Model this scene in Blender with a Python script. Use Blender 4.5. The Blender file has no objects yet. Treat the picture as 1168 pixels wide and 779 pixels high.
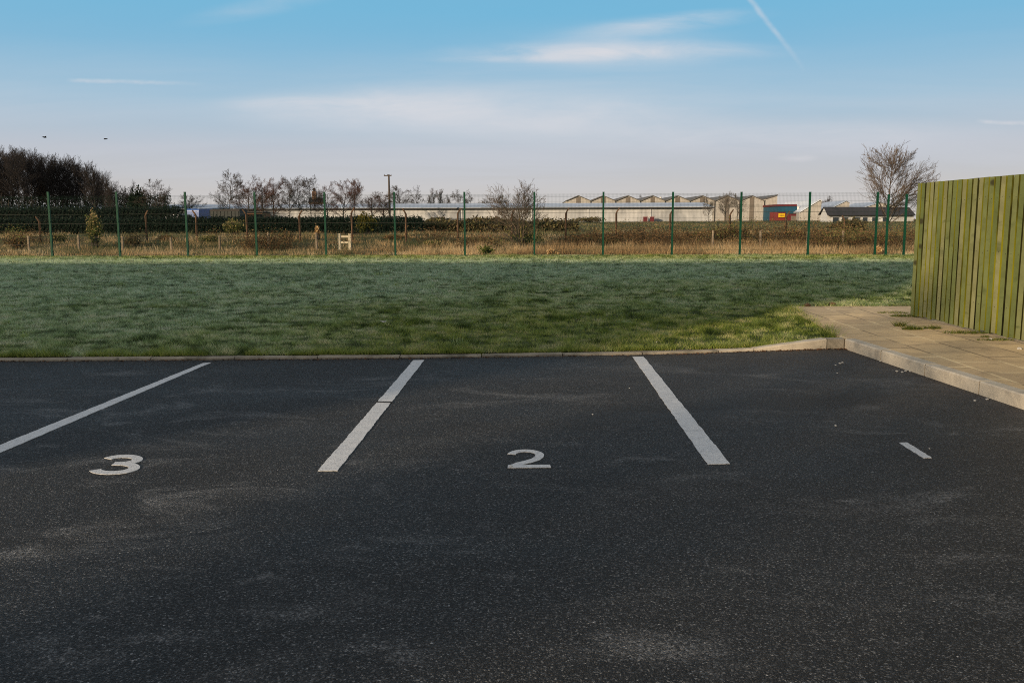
import bpy, bmesh, math, random
import numpy as np
from mathutils import Vector, Matrix
R = math.radians
sc = bpy.context.scene
COL = sc.collection
rng = np.random.default_rng(7)
random.seed(7)

# ------------------------------------------------------------------ camera
F, W0, H0 = 1000.0, 1168.0, 779.0
EYE = 1.52
cd = bpy.data.cameras.new("camera"); cam = bpy.data.objects.new("camera", cd); COL.objects.link(cam)
cd.sensor_width = 36; cd.lens = 36 * F / W0; cd.clip_end = 9000; cd.clip_start = .05
CR = Matrix.Rotation(R(1.6), 4, 'Z') @ Matrix.Rotation(R(90 - 7.86), 4, 'X') @ Matrix.Rotation(R(-.2), 4, 'Z')
cam.matrix_world = Matrix.Translation((0, 0, EYE)) @ CR
sc.camera = cam
CR3 = CR.to_3x3()

def ray(px, py):
    return CR3 @ Vector(((px - W0 / 2) / F, -(py - H0 / 2) / F, -1.0))
def gp(px, py, z=0.0):                       # photo point -> point on the level z
    d = ray(px, py); t = (z - EYE) / d.z
    return Vector((d.x * t, d.y * t, z))
def at(px, py, Y):                           # photo point -> point at distance Y
    d = ray(px, py); t = Y / d.y
    return Vector((d.x * t, Y, EYE + d.z * t))

# ------------------------------------------------------------------ object helpers
def tag(o, label=None, cat=None, group=None, kind=None):
    if label: o['label'] = label
    if cat: o['category'] = cat
    if group: o['group'] = group
    if kind: o['kind'] = kind
    return o
def link(name, me, m=None, parent=None, smooth=False):
    o = bpy.data.objects.new(name, me); COL.objects.link(o)
    if m is not None:
        me.materials.append(m)
    if parent is not None: o.parent = parent
    if smooth:
        me.polygons.foreach_set('use_smooth', np.ones(len(me.polygons), dtype=bool))
    return o
def empty(name, loc=(0, 0, 0), rz=0):
    o = bpy.data.objects.new(name, None); COL.objects.link(o)
    o.location = loc; o.rotation_euler = (0, 0, rz); o.empty_display_size = .2
    return o
def copy_tree(o, parent=None):
    c = o.copy(); COL.objects.link(c)
    if parent is not None: c.parent = parent
    for ch in list(o.children): copy_tree(ch, c)
    return c

class MB:                                     # collects faces of ONE mesh
    def __init__(s): s.v, s.f, s.t, s.ct = [], [], [], 0.0
    def add(s, vs, fs):
        b = len(s.v); s.v += [tuple(v) for v in vs]; s.t += [s.ct] * len(vs)
        s.f += [tuple(b + i for i in f) for f in fs]
    def hexa(s, p):                           # 8 points: bottom ring 4, top ring 4
        s.add(p, [(3, 2, 1, 0), (4, 5, 6, 7), (0, 1, 5, 4), (1, 2, 6, 5), (2, 3, 7, 6), (3, 0, 4, 7)])
    def box(s, x0, x1, y0, y1, z0, z1):
        s.hexa([(x0, y0, z0), (x1, y0, z0), (x1, y1, z0), (x0, y1, z0), (x0, y0, z1), (x1, y0, z1), (x1, y1, z1), (x0, y1, z1)])
    def quad(s, a, b, c, d): s.add([a, b, c, d], [(0, 1, 2, 3)])
    def poly(s, pts): s.add(pts, [tuple(range(len(pts)))])
    def prism(s, pts, off):                   # polygon pushed along a vector
        n = len(pts); off = Vector(off)
        a = [Vector(p) for p in pts]; b = [p + off for p in a]
        s.add(a + b, [tuple(range(n - 1, -1, -1)), tuple(range(n, 2 * n))] + [(i, (i + 1) % n, n + (i + 1) % n, n + i) for i in range(n)])
    def tube(s, pts, rs, n=8, cap=True):
        pts = [Vector(p) for p in pts]
        vs = []
        for i, p in enumerate(pts):
            d = (pts[min(i + 1, len(pts) - 1)] - pts[max(i - 1, 0)]).normalized()
            u = d.orthogonal().normalized() if abs(d.z) < .9 else Vector((1, 0, 0)); u = (u - d * u.dot(d)).normalized(); w = d.cross(u)
            r = rs[i] if hasattr(rs, '__len__') else rs
            vs += [p + u * (r * math.cos(2 * math.pi * k / n)) + w * (r * math.sin(2 * math.pi * k / n)) for k in range(n)]
        fs = [(i * n + k, i * n + (k + 1) % n, (i + 1) * n + (k + 1) % n, (i + 1) * n + k) for i in range(len(pts) - 1) for k in range(n)]
        if cap: fs += [tuple(range(n - 1, -1, -1)), tuple(range((len(pts) - 1) * n, len(pts) * n))]
        s.add(vs, fs)
    def build(s, name, m=None, parent=None, smooth=False, bevel=0, tint=False):
        me = bpy.data.meshes.new(name); me.from_pydata(s.v, [], s.f); me.update()
        if tint:
            a = me.attributes.new('tint', 'FLOAT', 'POINT'); a.data.foreach_set('value', np.array(s.t, dtype=np.float32))
        bm = bmesh.new(); bm.from_mesh(me); bmesh.ops.recalc_face_normals(bm, faces=bm.faces)
        if bevel:
            bmesh.ops.bevel(bm, geom=[e for e in bm.edges], offset=bevel, segments=1, affect='EDGES')
        bm.to_mesh(me); bm.free()
        return link(name, me, m, parent, smooth)

def np_mesh(name, verts, nv, attrs=None):     # verts (k,nv,3): k separate n-gons
    k = len(verts); me = bpy.data.meshes.new(name)
    me.vertices.add(k * nv); me.vertices.foreach_set('co', np.ascontiguousarray(verts, dtype=np.float32).ravel())
    me.loops.add(k * nv); me.loops.foreach_set('vertex_index', np.arange(k * nv, dtype=np.int32))
    me.polygons.add(k); me.polygons.foreach_set('loop_start', np.arange(0, k * nv, nv, dtype=np.int32))
    for n_, v in (attrs or {}).items():
        a = me.attributes.new(n_, 'FLOAT', 'POINT'); a.data.foreach_set('value', np.ascontiguousarray(v, dtype=np.float32).ravel())
    me.update(calc_edges=True); me.validate()
    return me
def sticks(p0, p1, r0, r1, n=3):              # arrays of separate tapered sticks -> quads (k*n,4,3)
    d = p1 - p0; L = np.linalg.norm(d, axis=1, keepdims=True); d = d / np.maximum(L, 1e-6)
    ref = np.where(np.abs(d[:, 2:3]) > .9, np.array([[1., 0, 0]]), np.array([[0, 0, 1.]]))
    u = np.cross(d, ref); u /= np.linalg.norm(u, axis=1, keepdims=True); w = np.cross(d, u)
    out = []
    for k in range(n):
        a, b = 2 * math.pi * k / n, 2 * math.pi * (k + 1) / n
        ca, cb = u * math.cos(a) + w * math.sin(a), u * math.cos(b) + w * math.sin(b)
        out.append(np.stack([p0 + ca * r0[:, None], p0 + cb * r0[:, None], p1 + cb * r1[:, None], p1 + ca * r1[:, None]], axis=1))
    return np.concatenate(out, axis=0)

def vnoise(x, y, s, seed=0):                  # smooth value noise for placing things
    r = np.random.default_rng(seed).random((64, 64))
    x = x / s + 100.3; y = y / s + 100.7
    xi = np.floor(x).astype(int); yi = np.floor(y).astype(int); fx = x - xi; fy = y - yi
    fx = fx * fx * (3 - 2 * fx); fy = fy * fy * (3 - 2 * fy)
    g = lambda a, b: r[a % 64, b % 64]
    return (g(xi, yi) * (1 - fx) + g(xi + 1, yi) * fx) * (1 - fy) + (g(xi, yi + 1) * (1 - fx) + g(xi + 1, yi + 1) * fx) * fy

# ------------------------------------------------------------------ materials
class NT:
    def __init__(s, tree): s.t = tree; s.n = tree.nodes; s.l = tree.links
    def node(s, ty, props=None, **inp):
        n = s.n.new(ty)
        for k, v in (props or {}).items(): setattr(n, k, v)
        for k, v in inp.items(): s.set(n, k.replace('_', ' '), v)
        return n
    def set(s, n, key, v):
        i = n.inputs[int(key)] if key.isdigit() else n.inputs[key]
        if hasattr(v, 'is_output'): s.l.new(v, i)
        elif hasattr(v, '__len__') and i.type == 'RGBA' and len(v) == 3: i.default_value = (*v, 1)
        else: i.default_value = v
    def m(s, op, a, b=None, c=None, clamp=False):
        n = s.n.new('ShaderNodeMath'); n.operation = op; n.use_clamp = clamp
        for k, v in enumerate((a, b, c)):
            if v is not None: s.set(n, str(k), v)
        return n.outputs[0]
    def ramp(s, fac, stops, interp='LINEAR'):
        n = s.n.new('ShaderNodeValToRGB'); n.color_ramp.interpolation = interp; e = n.color_ramp.elements
        while len(e) < len(stops): e.new(.5)
        for k, (p, c) in enumerate(stops):
            e[k].position = p; e[k].color = (c, c, c, 1) if not hasattr(c, '__len__') else (*c, 1)
        s.set(n, 'Fac', fac); return n.outputs['Color']
    def mix(s, fac, a, b, blend='MIX'):
        n = s.n.new('ShaderNodeMix'); n.data_type = 'RGBA'; n.blend_type = blend
        for k, v in ((0, fac), (6, a), (7, b)):
            i = n.inputs[k]
            if hasattr(v, 'is_output'): s.l.new(v, i)
            elif i.type == 'RGBA': i.default_value = (*v, 1) if hasattr(v, '__len__') else (v, v, v, 1)
            else: i.default_value = v
        return n.outputs[2]
    def noise(s, vec, scale, detail=4, rough=.55, dist=0):
        return s.node('ShaderNodeTexNoise', None, Vector=vec, Scale=scale, Detail=detail, Roughness=rough, Distortion=dist).outputs['Fac']
    def mapping(s, vec, scale=(1, 1, 1), rot=(0, 0, 0), loc=(0, 0, 0)):
        return s.node('ShaderNodeMapping', None, Vector=vec, Scale=scale, Rotation=rot, Location=loc).outputs[0]
    def sep(s, vec):
        n = s.node('ShaderNodeSeparateXYZ', None, Vector=vec); return n.outputs
def new_mat(name, rough=.8, spec=.3):
    m = bpy.data.materials.new(name); m.use_nodes = True
    n = NT(m.node_tree); b = n.n['Principled BSDF']
    b.inputs['Roughness'].default_value = rough; b.inputs['Specular IOR Level'].default_value = spec
    return m, n, b
def bump(n, b, h, strength=.3, dist=.01):
    o = n.node('ShaderNodeBump', None, Height=h, Strength=strength, Distance=dist)
    n.l.new(o.outputs[0], b.inputs['Normal'])
def mottled(name, c1, c2, scale=4, rough=.8, stretch=(1, 1, 1), bm=.2, dist=.01, c3=None, spec=.3, fine=30, fm=.35):
    m, n, b = new_mat(name, rough, spec)
    tc = n.node('ShaderNodeTexCoord').outputs['Object']
    v = n.mapping(tc, stretch)
    f = n.noise(v, scale, 6, .6); f2 = n.noise(v, scale * fine, 3)
    c = n.mix(n.ramp(f, [(.35, 0), (.65, 1)]), c1, c2)
    if c3: c = n.mix(n.ramp(n.noise(v, scale * .45, 5, .65, 1), [(.5, 0), (.66, 1)]), c, c3)
    c = n.mix(fm, c, n.ramp(f2, [(.3, .25), (.7, 1.0)]), 'MULTIPLY')
    n.l.new(c, b.inputs['Base Color'])
    bump(n, b, f2, bm, dist)
    return m
def tinted(name, stops, rough=.8, tip=None, spec=.2, patch=None):
    """plant matter: colour from a per-blade random value, frosty or dry tips, drifts of another colour"""
    m, n, b = new_mat(name, rough, spec)
    a = n.node('ShaderNodeAttribute', {'attribute_name': 'tint'}).outputs['Fac']
    c = n.ramp(a, stops)
    tc = n.node('ShaderNodeTexCoord').outputs['Object']
    if patch:
        col, scale, lo, hi = patch
        c = n.mix(n.ramp(n.noise(tc, scale, 5, .6), [(lo, 0), (hi, 1)]), c, col)
    if tip:
        h = n.node('ShaderNodeAttribute', {'attribute_name': 'tip'}).outputs['Fac']
        c = n.mix(n.m('MULTIPLY', h, tip[1]), c, tip[0])
    n.l.new(c, b.inputs['Base Color'])
    see_through(n, b, c)
    return m, n, b
def see_through(n, b, c, f=.4):
    tr = n.node('ShaderNodeBsdfTranslucent', None, Color=c); mx = n.node('ShaderNodeMixShader', None, Fac=f)
    n.l.new(b.outputs[0], mx.inputs[1]); n.l.new(tr.outputs[0], mx.inputs[2])
    n.l.new(mx.outputs[0], n.n['Material Output'].inputs['Surface'])

# asphalt -----------------------------------------------------------
def asphalt_mat():
    m, n, b = new_mat('asphalt_surface', .8, .35)
    P = n.node('ShaderNodeTexCoord').outputs['Object']
    vo = n.node('ShaderNodeTexVoronoi', None, Vector=P, Scale=150.0)
    chip = n.sep(vo.outputs['Color'])[0]
    vo2 = n.node('ShaderNodeTexVoronoi', None, Vector=P, Scale=118.0)
    chip2 = n.sep(vo2.outputs['Color'])[1]
    fine = n.noise(P, 70, 5, .85)
    base = n.ramp(chip, [(0, .002), (.5, .010), (.74, .042), (.9, .17), (1, .44)])
    base = n.mix(.5, base, n.ramp(chip2, [(0, .002), (.5, .009), (.74, .036), (.9, .14), (1, .36)]))
    base = n.mix(n.ramp(fine, [(.42, .95), (.54, 0)]), base, (.002, .002, .002))
    gl = n.noise(n.mapping(P, (1, 1, 1), (0, 0, 0), (7, 3, 0)), 70, 5, .9)
    base = n.mix(1.0, base, n.ramp(gl, [(.40, .06), (.5, .7), (.60, 2.1)]), 'MULTIPLY')
    # broad patches of wear
    big = n.noise(n.mapping(P, (.35, .6, 1)), 1.0, 5, .6, .6)
    base = n.mix(n.ramp(big, [(.35, .0), (.7, .5)]), base, n.mix(.35, base, (.07, .068, .066)))
    # pale dusty scuffs made by turning tyres
    wv = n.noise(n.mapping(P, (.8, 1.5, 1), (0, 0, R(-14))), 1.15, 7, .68, 1.1)
    area = n.noise(P, .5, 3)
    sc1 = n.m('MULTIPLY', n.ramp(wv, [(.52, 0), (.66, 1)]), n.m('MULTIPLY', n.ramp(area, [(.42, .05), (.60, .7)]), 1.0))
    wvec = n.node('ShaderNodeVectorMath', {'operation': 'ADD'}); n.l.new(P, wvec.inputs[0])
    wn = n.node('ShaderNodeTexNoise', None, Vector=P, Scale=2.6, Detail=5.0, Roughness=.65).outputs['Color']
    ws = n.node('ShaderNodeVectorMath', {'operation': 'MULTIPLY_ADD'}); n.l.new(wn, ws.inputs[0]); ws.inputs[1].default_value = (.5, .5, 0); ws.inputs[2].default_value = (-.25, -.25, 0)
    n.l.new(ws.outputs[0], wvec.inputs[1]); wp = wvec.outputs[0]
    brk = n.m('MULTIPLY', n.ramp(n.noise(n.mapping(P, (1, 1.8, 1)), 4.2, 7, .75, .8), [(.42, 0), (.58, 1)]), n.ramp(n.noise(P, 34, 4, .8), [(.38, .1), (.60, 1)]))
    for px, py, la, lb_, an, am in ((25, 632, .50, .17, 12, 1.), (95, 604, .42, .09, 20, .95), (140, 690, .13, .26, -20, .7), (195, 720, .30, .10, 8, .9), (60, 745, .3, .14, 5, .7), (300, 655, .22, .10, 30, .6), (395, 628, .2, .10, 10, .55), (330, 700, .3, .12, -6, .6), (450, 738, .25, .12, 0, .5), (600, 655, .22, .08, 10, .4), (960, 572, .26, .10, 0, .75), (915, 570, .2, .08, -5, .5), (1130, 690, .4, .10, -14, .8), (1100, 640, .25, .1, -8, .5), (840, 650, .2, .09, 5, .45), (700, 745, .25, .1, 0, .35), (300, 445, .9, .18, 0, .55), (150, 470, .6, .08, 8, .5), (270, 482, .35, .05, 24, .7), (620, 432, .5, .1, 0, .45), (420, 455, .5, .09, -3, .5), (880, 470, .7, .1, 0, .4), (1000, 415, .4, .1, 0, .45), (520, 600, .4, .1, 20, .3), (225, 605, .3, .07, 35, .45)):
        c = gp(px, py)
        q = n.mapping(n.mapping(wp, (1, 1, 1), (0, 0, 0), (-c.x, -c.y, 0)), (1 / la, 1 / lb_, 0), (0, 0, 0)) if not an else n.mapping(n.mapping(n.mapping(wp, (1, 1, 1), (0, 0, 0), (-c.x, -c.y, 0)), (1, 1, 1), (0, 0, R(-an))), (1 / la, 1 / lb_, 0))
        ln_ = n.node('ShaderNodeVectorMath', {'operation': 'LENGTH'}); n.l.new(q, ln_.inputs[0])
        sc1 = n.m('MAXIMUM', sc1, n.m('MULTIPLY', n.ramp(ln_.outputs['Value'], [(0, min(am * 1.35, 1.0)), (1, 0)], 'EASE'), brk))
    sp = n.noise(P, 60, 5, .8)
    sc1 = n.m('MULTIPLY', sc1, n.ramp(sp, [(.42, .02), (.60, 1)]))
    sc1 = n.m('MULTIPLY', sc1, n.ramp(chip2, [(.1, .25), (.75, 1)]))
    col = n.mix(n.m('MULTIPLY', sc1, .95), base, (.52, .515, .51))
    s = n.sep(P)
    # laying joint and soft shadow streak painted in as a dark band
    a0, a1 = gp(380, 498), gp(1168, 484)
    k = (a1.y - a0.y) / (a1.x - a0.x)
    wob = n.m('MULTIPLY', n.m('SUBTRACT', n.noise(P, 2.2, 4, .6), .5), .16)
    dj = n.m('ABSOLUTE', n.m('ADD', n.m('SUBTRACT', s[1], n.m('MULTIPLY_ADD', s[0], k, a0.y - k * a0.x)), wob))
    j = n.m('MULTIPLY', n.ramp(dj, [(0, 1), (.022, 0)]), n.ramp(n.noise(P, 1.3, 3), [(.42, 0), (.6, .85)]))
    col = n.mix(j, col, (.009, .009, .009))
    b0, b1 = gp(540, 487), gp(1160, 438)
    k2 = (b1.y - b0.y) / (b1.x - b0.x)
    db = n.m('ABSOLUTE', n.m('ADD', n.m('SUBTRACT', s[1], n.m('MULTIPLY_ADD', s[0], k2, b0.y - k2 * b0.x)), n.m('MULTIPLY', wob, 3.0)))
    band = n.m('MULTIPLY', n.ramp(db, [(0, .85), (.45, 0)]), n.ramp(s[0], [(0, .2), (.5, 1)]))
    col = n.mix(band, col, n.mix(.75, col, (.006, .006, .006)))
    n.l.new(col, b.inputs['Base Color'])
    sun_tint = n.m('MULTIPLY', n.ramp(n.m('MULTIPLY_ADD', s[0], .1, .5), [(.5, 0), (.85, .55)]), n.m('MULTIPLY', n.ramp(sp, [(.40, .1), (.60, 1)]), n.ramp(s[1], [(0, 0), (1, 1)])))  # warm sunlit tint of the right-hand bays, painted into the colour
    col = n.mix(n.m('MULTIPLY', sun_tint, n.ramp(n.m('MULTIPLY', s[1], .1), [(.35, .25), (.75, 1)])), col, (.15, .125, .105))
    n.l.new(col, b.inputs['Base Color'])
    n.l.new(n.ramp(big, [(.3, .66), (.7, .9)]), b.inputs['Roughness'])
    h = n.m('ADD', n.m('MULTIPLY', vo.outputs['Distance'], -60), n.m('ADD', n.m('MULTIPLY', chip2, .6), n.m('MULTIPLY', fine, .8)))
    bump(n, b, h, .6, .004)
    return m
M = {}
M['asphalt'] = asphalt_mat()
def paint_mat():
    m, n, b = new_mat('road_paint', .75, .3)
    P = n.node('ShaderNodeTexCoord').outputs['Object']
    f = n.noise(P, 14, 6, .7); g = n.noise(P, 160, 3, .7)
    c = n.mix(n.ramp(f, [(.35, 0), (.65, 1)]), (.56, .56, .56), (.70, .69, .67))
    c = n.mix(n.ramp(g, [(.36, .9), (.47, 0)]), c, (.10, .10, .10))
    w2 = n.noise(P, 45, 6, .8)
    c = n.mix(n.ramp(w2, [(.60, 0), (.70, .7)]), c, (.16, .16, .16))
    tr = n.noise(n.mapping(P, (.6, 9, 1)), 1.2, 4, .6)
    c = n.mix(n.ramp(tr, [(.58, 0), (.74, .45)]), c, (.3, .3, .29))
    n.l.new(c, b.inputs['Base Color']); bump(n, b, g, .5, .003)
    return m
M['paint'] = paint_mat()
M['kerb'] = mottled('kerb_concrete', (.64, .56, .44), (.52, .455, .36), 5, .9, bm=.3, dist=.004, c3=(.40, .35, .28), fine=20, fm=.18)
M['edging'] = mottled('edging_concrete', (.40, .35, .27), (.28, .245, .195), 5, .9, bm=.3, dist=.004, c3=(.16, .145, .11), fine=20, fm=.25)
M['grout'] = mottled('joint_mortar', (.12, .09, .055), (.07, .055, .035), 9, .95)
M['soil'] = mottled('dark_soil', (.035, .025, .015), (.06, .045, .028), 6, .95, bm=.6, dist=.02)
def paving_mat():
    m, n, b = new_mat('paving_slab', .9, .2)
    P = n.node('ShaderNodeTexCoord').outputs['Object']
    q = n.mapping(P, (1, 1, 1), (0, 0, R(90)))
    br = n.node('ShaderNodeTexBrick', {'offset': .5, 'squash': 1.0}, Vector=q, Scale=1.0, Mortar_Size=.015, Brick_Width=.62, Row_Height=.46, Color1=(.76, .56, .31), Color2=(.58, .43, .25), Mortar=(.30, .22, .13))
    f = n.noise(P, 2.2, 6, .65, .5); g = n.noise(P, 70, 4, .7); d = n.noise(P, 5.5, 5, .6)
    pj = n.m('MULTIPLY', br.outputs['Fac'], n.ramp(n.noise(P, .9, 2), [(.47, 0), (.55, 1)]))
    cj = n.mix(pj, br.outputs['Color'], (.92, .72, .42))
    c = n.mix(n.ramp(f, [(.42, 0), (.68, .6)]), cj, (.40, .29, .18))
    c = n.mix(n.ramp(d, [(.56, 0), (.72, .6)]), c, (.24, .18, .11))
    c = n.mix(.4, c, n.ramp(g, [(.3, .45), (.65, 1)]), 'MULTIPLY')
    n.l.new(c, b.inputs['Base Color'])
    h = n.m('ADD', n.m('MULTIPLY', br.outputs['Fac'], -.5), n.m('MULTIPLY', g, .4)); bump(n, b, h, .6, .006)
    return m
M['paving'] = paving_mat()
def lawn_soil():
    m, n, b = new_mat('turf_base', .95, .1)
    P = n.node('ShaderNodeTexCoord').outputs['Object']
    f = n.noise(P, 1.5, 6, .65)
    c = n.ramp(f, [(.3, (.05, .065, .022)), (.7, (.10, .115, .045))])
    n.l.new(c, b.inputs['Base Color']); return m
M['turf'] = lawn_soil()
def grass_mat():
    m, n, b = new_mat('grass_blade', .7, .25)
    a = n.node('ShaderNodeAttribute', {'attribute_name': 'tint'}).outputs['Fac']
    h = n.node('ShaderNodeAttribute', {'attribute_name': 'tip'}).outputs['Fac']
    fr = n.node('ShaderNodeAttribute', {'attribute_name': 'frost'}).outputs['Fac']
    green = n.ramp(a, [(0, (.020, .038, .005)), (.26, (.09, .135, .016)), (.46, (.24, .31, .042)), (.72, (.42, .44, .09)), (1, (.62, .50, .18))])
    cold = n.ramp(a, [(0, (.020, .045, .010)), (.26, (.15, .26, .08)), (.46, (.38, .55, .25)), (.72, (.56, .70, .42)), (1, (.70, .70, .46))])
    c = n.mix(fr, green, cold)
    c = n.mix(n.m('MULTIPLY', n.m('MULTIPLY', h, fr), .5), c, (.62, .70, .62))
    n.l.new(c, b.inputs['Base Color'])
    see_through(n, b, c)
    return m
M['grass'] = grass_mat()
M['dry'] = tinted('dry_grass', [(0, (.14, .07, .022)), (.35, (.46, .29, .125)), (.7, (.68, .47, .235)), (1, (.78, .60, .36))], tip=((.5, .42, .3), .3))[0]
M['rough'] = tinted('rough_weeds', [(0, (.025, .04, .010)), (.35, (.095, .12, .03)), (.65, (.22, .19, .075)), (1, (.46, .32, .16))], tip=((.35, .32, .27), .25))[0]
M['bramble'] = tinted('bramble_stem', [(0, (.03, .02, .011)), (.35, (.12, .07, .035)), (.65, (.28, .165, .075)), (.82, (.15, .15, .045)), (1, (.17, .20, .055))])[0]
M['hedge'] = tinted('hedge_leaf', [(0, (.006, .010, .008)), (.6, (.014, .024, .018)), (1, (.034, .042, .028))])[0]
M['brownhedge'] = tinted('winter_scrub', [(0, (.045, .034, .02)), (.5, (.13, .095, .05)), (1, (.19, .17, .07))])[0]
M['gorse'] = tinted('gorse_leaf', [(0, (.02, .03, .008)), (.6, (.07, .07, .014)), (.9, (.20, .15, .02)), (1, (.42, .30, .02))])[0]
M['evergreen'] = tinted('evergreen_leaf', [(0, (.006, .012, .007)), (1, (.025, .04, .02))])[0]
M['weed'] = tinted('weed_leaf', [(0, (.05, .075, .014)), (.6, (.15, .19, .03)), (1, (.34, .29, .10))])[0]
M['bark'] = mottled('dark_bark', (.030, .024, .020), (.055, .045, .038), 3, .95, (1, 1, .3))
M['twig'] = mottled('bare_twig', (.045, .036, .030), (.075, .058, .048), .6, .95)
M['grovetwig'] = mottled('grove_twig', (.028, .024, .023), (.055, .046, .041), .5, .95)
M['redtwig'] = mottled('reddish_twig', (.075, .040, .032), (.12, .066, .05), .5, .95)
M['greytwig'] = mottled('grey_twig', (.10, .085, .072), (.15, .125, .105), .5, .95)
M['tantwig'] = mottled('tan_twig', (.085, .064, .048), (.14, .105, .078), .8, .95)  # tan twigs of the big tree and the bare shrub
M['mossbark'] = mottled('mossy_bark', (.13, .115, .03), (.20, .15, .06), 3, .95)
M['post'] = mottled('green_coated_steel', (.003, .062, .032), (.002, .045, .024), 2, .6, spec=.2, bm=.02)
M['wire'] = mottled('green_mesh_wire', (.006, .03, .018), (.008, .035, .02), 2, .7, spec=.15, bm=.0)
M['oldpost'] = mottled('old_fence_post', (.16, .09, .05), (.07, .042, .028), 3, .95, (1, 1, .4))
M['stake'] = mottled('weathered_stake', (.34, .27, .19), (.20, .155, .11), 3, .95, (1, 1, .4))
M['stile'] = mottled('fresh_timber', (.66, .58, .42), (.52, .45, .32), 3, .85, (1, 1, .4))
def wood_mat():
    m, n, b = new_mat('green_stained_board', .85, .2)
    P = n.node('ShaderNodeTexCoord').outputs['Object']
    a = n.node('ShaderNodeAttribute', {'attribute_name': 'tint'}).outputs['Fac']
    c = n.ramp(a, [(0, (.115, .145, .045)), (.5, (.17, .188, .070)), (1, (.235, .23, .11))])
    off = n.node('ShaderNodeCombineXYZ', None, Z=n.m('MULTIPLY', a, 37.0)).outputs[0]
    pv = n.node('ShaderNodeVectorMath', {'operation': 'ADD'}); n.l.new(P, pv.inputs[0]); n.l.new(off, pv.inputs[1]); pv = pv.outputs[0]
    grain = n.noise(n.mapping(pv, (1, 45, 1.6)), 2.0, 5, .65, .4)
    c = n.mix(n.ramp(grain, [(.38, .75), (.62, 0)]), c, n.mix(.45, c, (.05, .05, .012)))
    blot = n.noise(n.mapping(pv, (1, 7, 3)), 1.4, 4, .6, 1.0)
    c = n.mix(n.ramp(blot, [(.58, 0), (.74, .75)]), c, (.07, .085, .025))
    kn = n.node('ShaderNodeTexVoronoi', None, Vector=n.mapping(pv, (1, 9, 2.6)), Scale=1.0).outputs['Distance']
    c = n.mix(n.ramp(kn, [(.07, .9), (.14, 0)]), c, (.035, .03, .012))
    n.l.new(c, b.inputs['Base Color']); bump(n, b, grain, .35, .004)
    return m
M['wood'] = wood_mat()
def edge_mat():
    m, n, b = new_mat('algae_gap_shade_edge', .9, .1)
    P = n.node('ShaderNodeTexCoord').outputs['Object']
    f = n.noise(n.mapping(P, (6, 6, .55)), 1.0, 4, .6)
    c = n.ramp(f, [(.34, (.008, .008, .003)), (.46, (.030, .030, .006)), (.54, (.13, .13, .008)), (.64, (.20, .19, .010))])  # yellow algae on lit edges; dark tones paint the shade of the gaps
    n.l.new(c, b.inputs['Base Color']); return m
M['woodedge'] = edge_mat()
M['algae'] = mottled('algae_board', (.14, .13, .010), (.08, .08, .012), 2.2, .9, (1, 1, .5), c3=(.10, .095, .02))
M['rail'] = mottled('rail_timber', (.10, .095, .03), (.07, .06, .02), 3, .9)
M['pebble'] = mottled('pale_stone', (.62, .60, .56), (.45, .43, .40), 40, .9)
M['leaf'] = mottled('fallen_leaf', (.16, .075, .03), (.09, .045, .02), 60, .9)
# buildings
M['whitewall'] = mottled('dusty_white_sheet', (.56, .555, .55), (.46, .465, .47), .22, .8, (1, 1, .5), c3=(.34, .345, .355), fine=8, bm=.02)
M['frostroof'] = mottled('frosted_roof', (.52, .58, .68), (.40, .46, .56), .12, .7, fine=10, bm=.02)
M['gutter'] = mottled('dark_gutter', (.05, .045, .042), (.035, .03, .03), 1, .7)
M['column'] = mottled('white_column', (.62, .62, .62), (.5, .5, .5), 1, .7)
M['gable'] = mottled('beige_cladding', (.47, .44, .40), (.40, .37, .335), .25, .8, (1, 1, .4), fine=14, bm=.02)
M['vent'] = mottled('brown_louvre', (.20, .17, .14), (.15, .125, .105), .5, .8)
M['slate'] = mottled('dark_slate', (.035, .032, .034), (.055, .05, .05), .6, .8)
M['greyroof'] = mottled('grey_sheet_roof', (.12, .11, .105), (.16, .15, .14), .4, .8)
M['brick'] = mottled('brown_brick', (.19, .12, .085), (.14, .09, .065), 1.5, .9)
M['redsteel'] = mottled('dark_red_steel', (.15, .022, .03), (.11, .018, .024), .6, .6)
M['brightred'] = mottled('bright_red_board', (.24, .034, .03), (.20, .03, .026), .8, .6)
M['yellow'] = mottled('yellow_sign', (.75, .50, .01), (.66, .42, .01), .8, .6)
M['bluewall'] = mottled('teal_blue_wall', (.012, .085, .14), (.010, .065, .115), .5, .6)
M['render'] = mottled('white_render', (.80, .78, .74), (.70, .68, .64), .5, .8, fine=10)
M['whiteroof'] = mottled('frost_white_roof', (.80, .82, .85), (.70, .73, .78), .1, .7, fine=10, bm=.02)
M['darksteel'] = mottled('dark_container_steel', (.022, .026, .026), (.035, .04, .038), .7, .6)
M['bluepaint'] = mottled('blue_van_paint', (.02, .09, .32), (.015, .075, .27), 1, .3, spec=.5, bm=.0)
M['whitepaint'] = mottled('white_car_paint', (.75, .75, .75), (.68, .68, .69), 1, .3, spec=.5, bm=.0)
M['rubber'] = mottled('tyre_rubber', (.02, .02, .02), (.03, .03, .03), 5, .9)
mg, ng, bg = new_mat('window_glass', .08, .6); bg.inputs['Base Color'].default_value = (.03, .04, .05, 1); M['glass'] = mg
M['pole'] = mottled('tarred_pole', (.10, .08, .065), (.07, .055, .045), 2, .9, (1, 1, .3))
M['bird'] = mottled('dark_feather', (.02, .02, .022), (.03, .03, .033), 5, .8)
M['farbrick'] = mottled('orange_brick', (.30, .15, .08), (.22, .11, .06), 1, .9)

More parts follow.
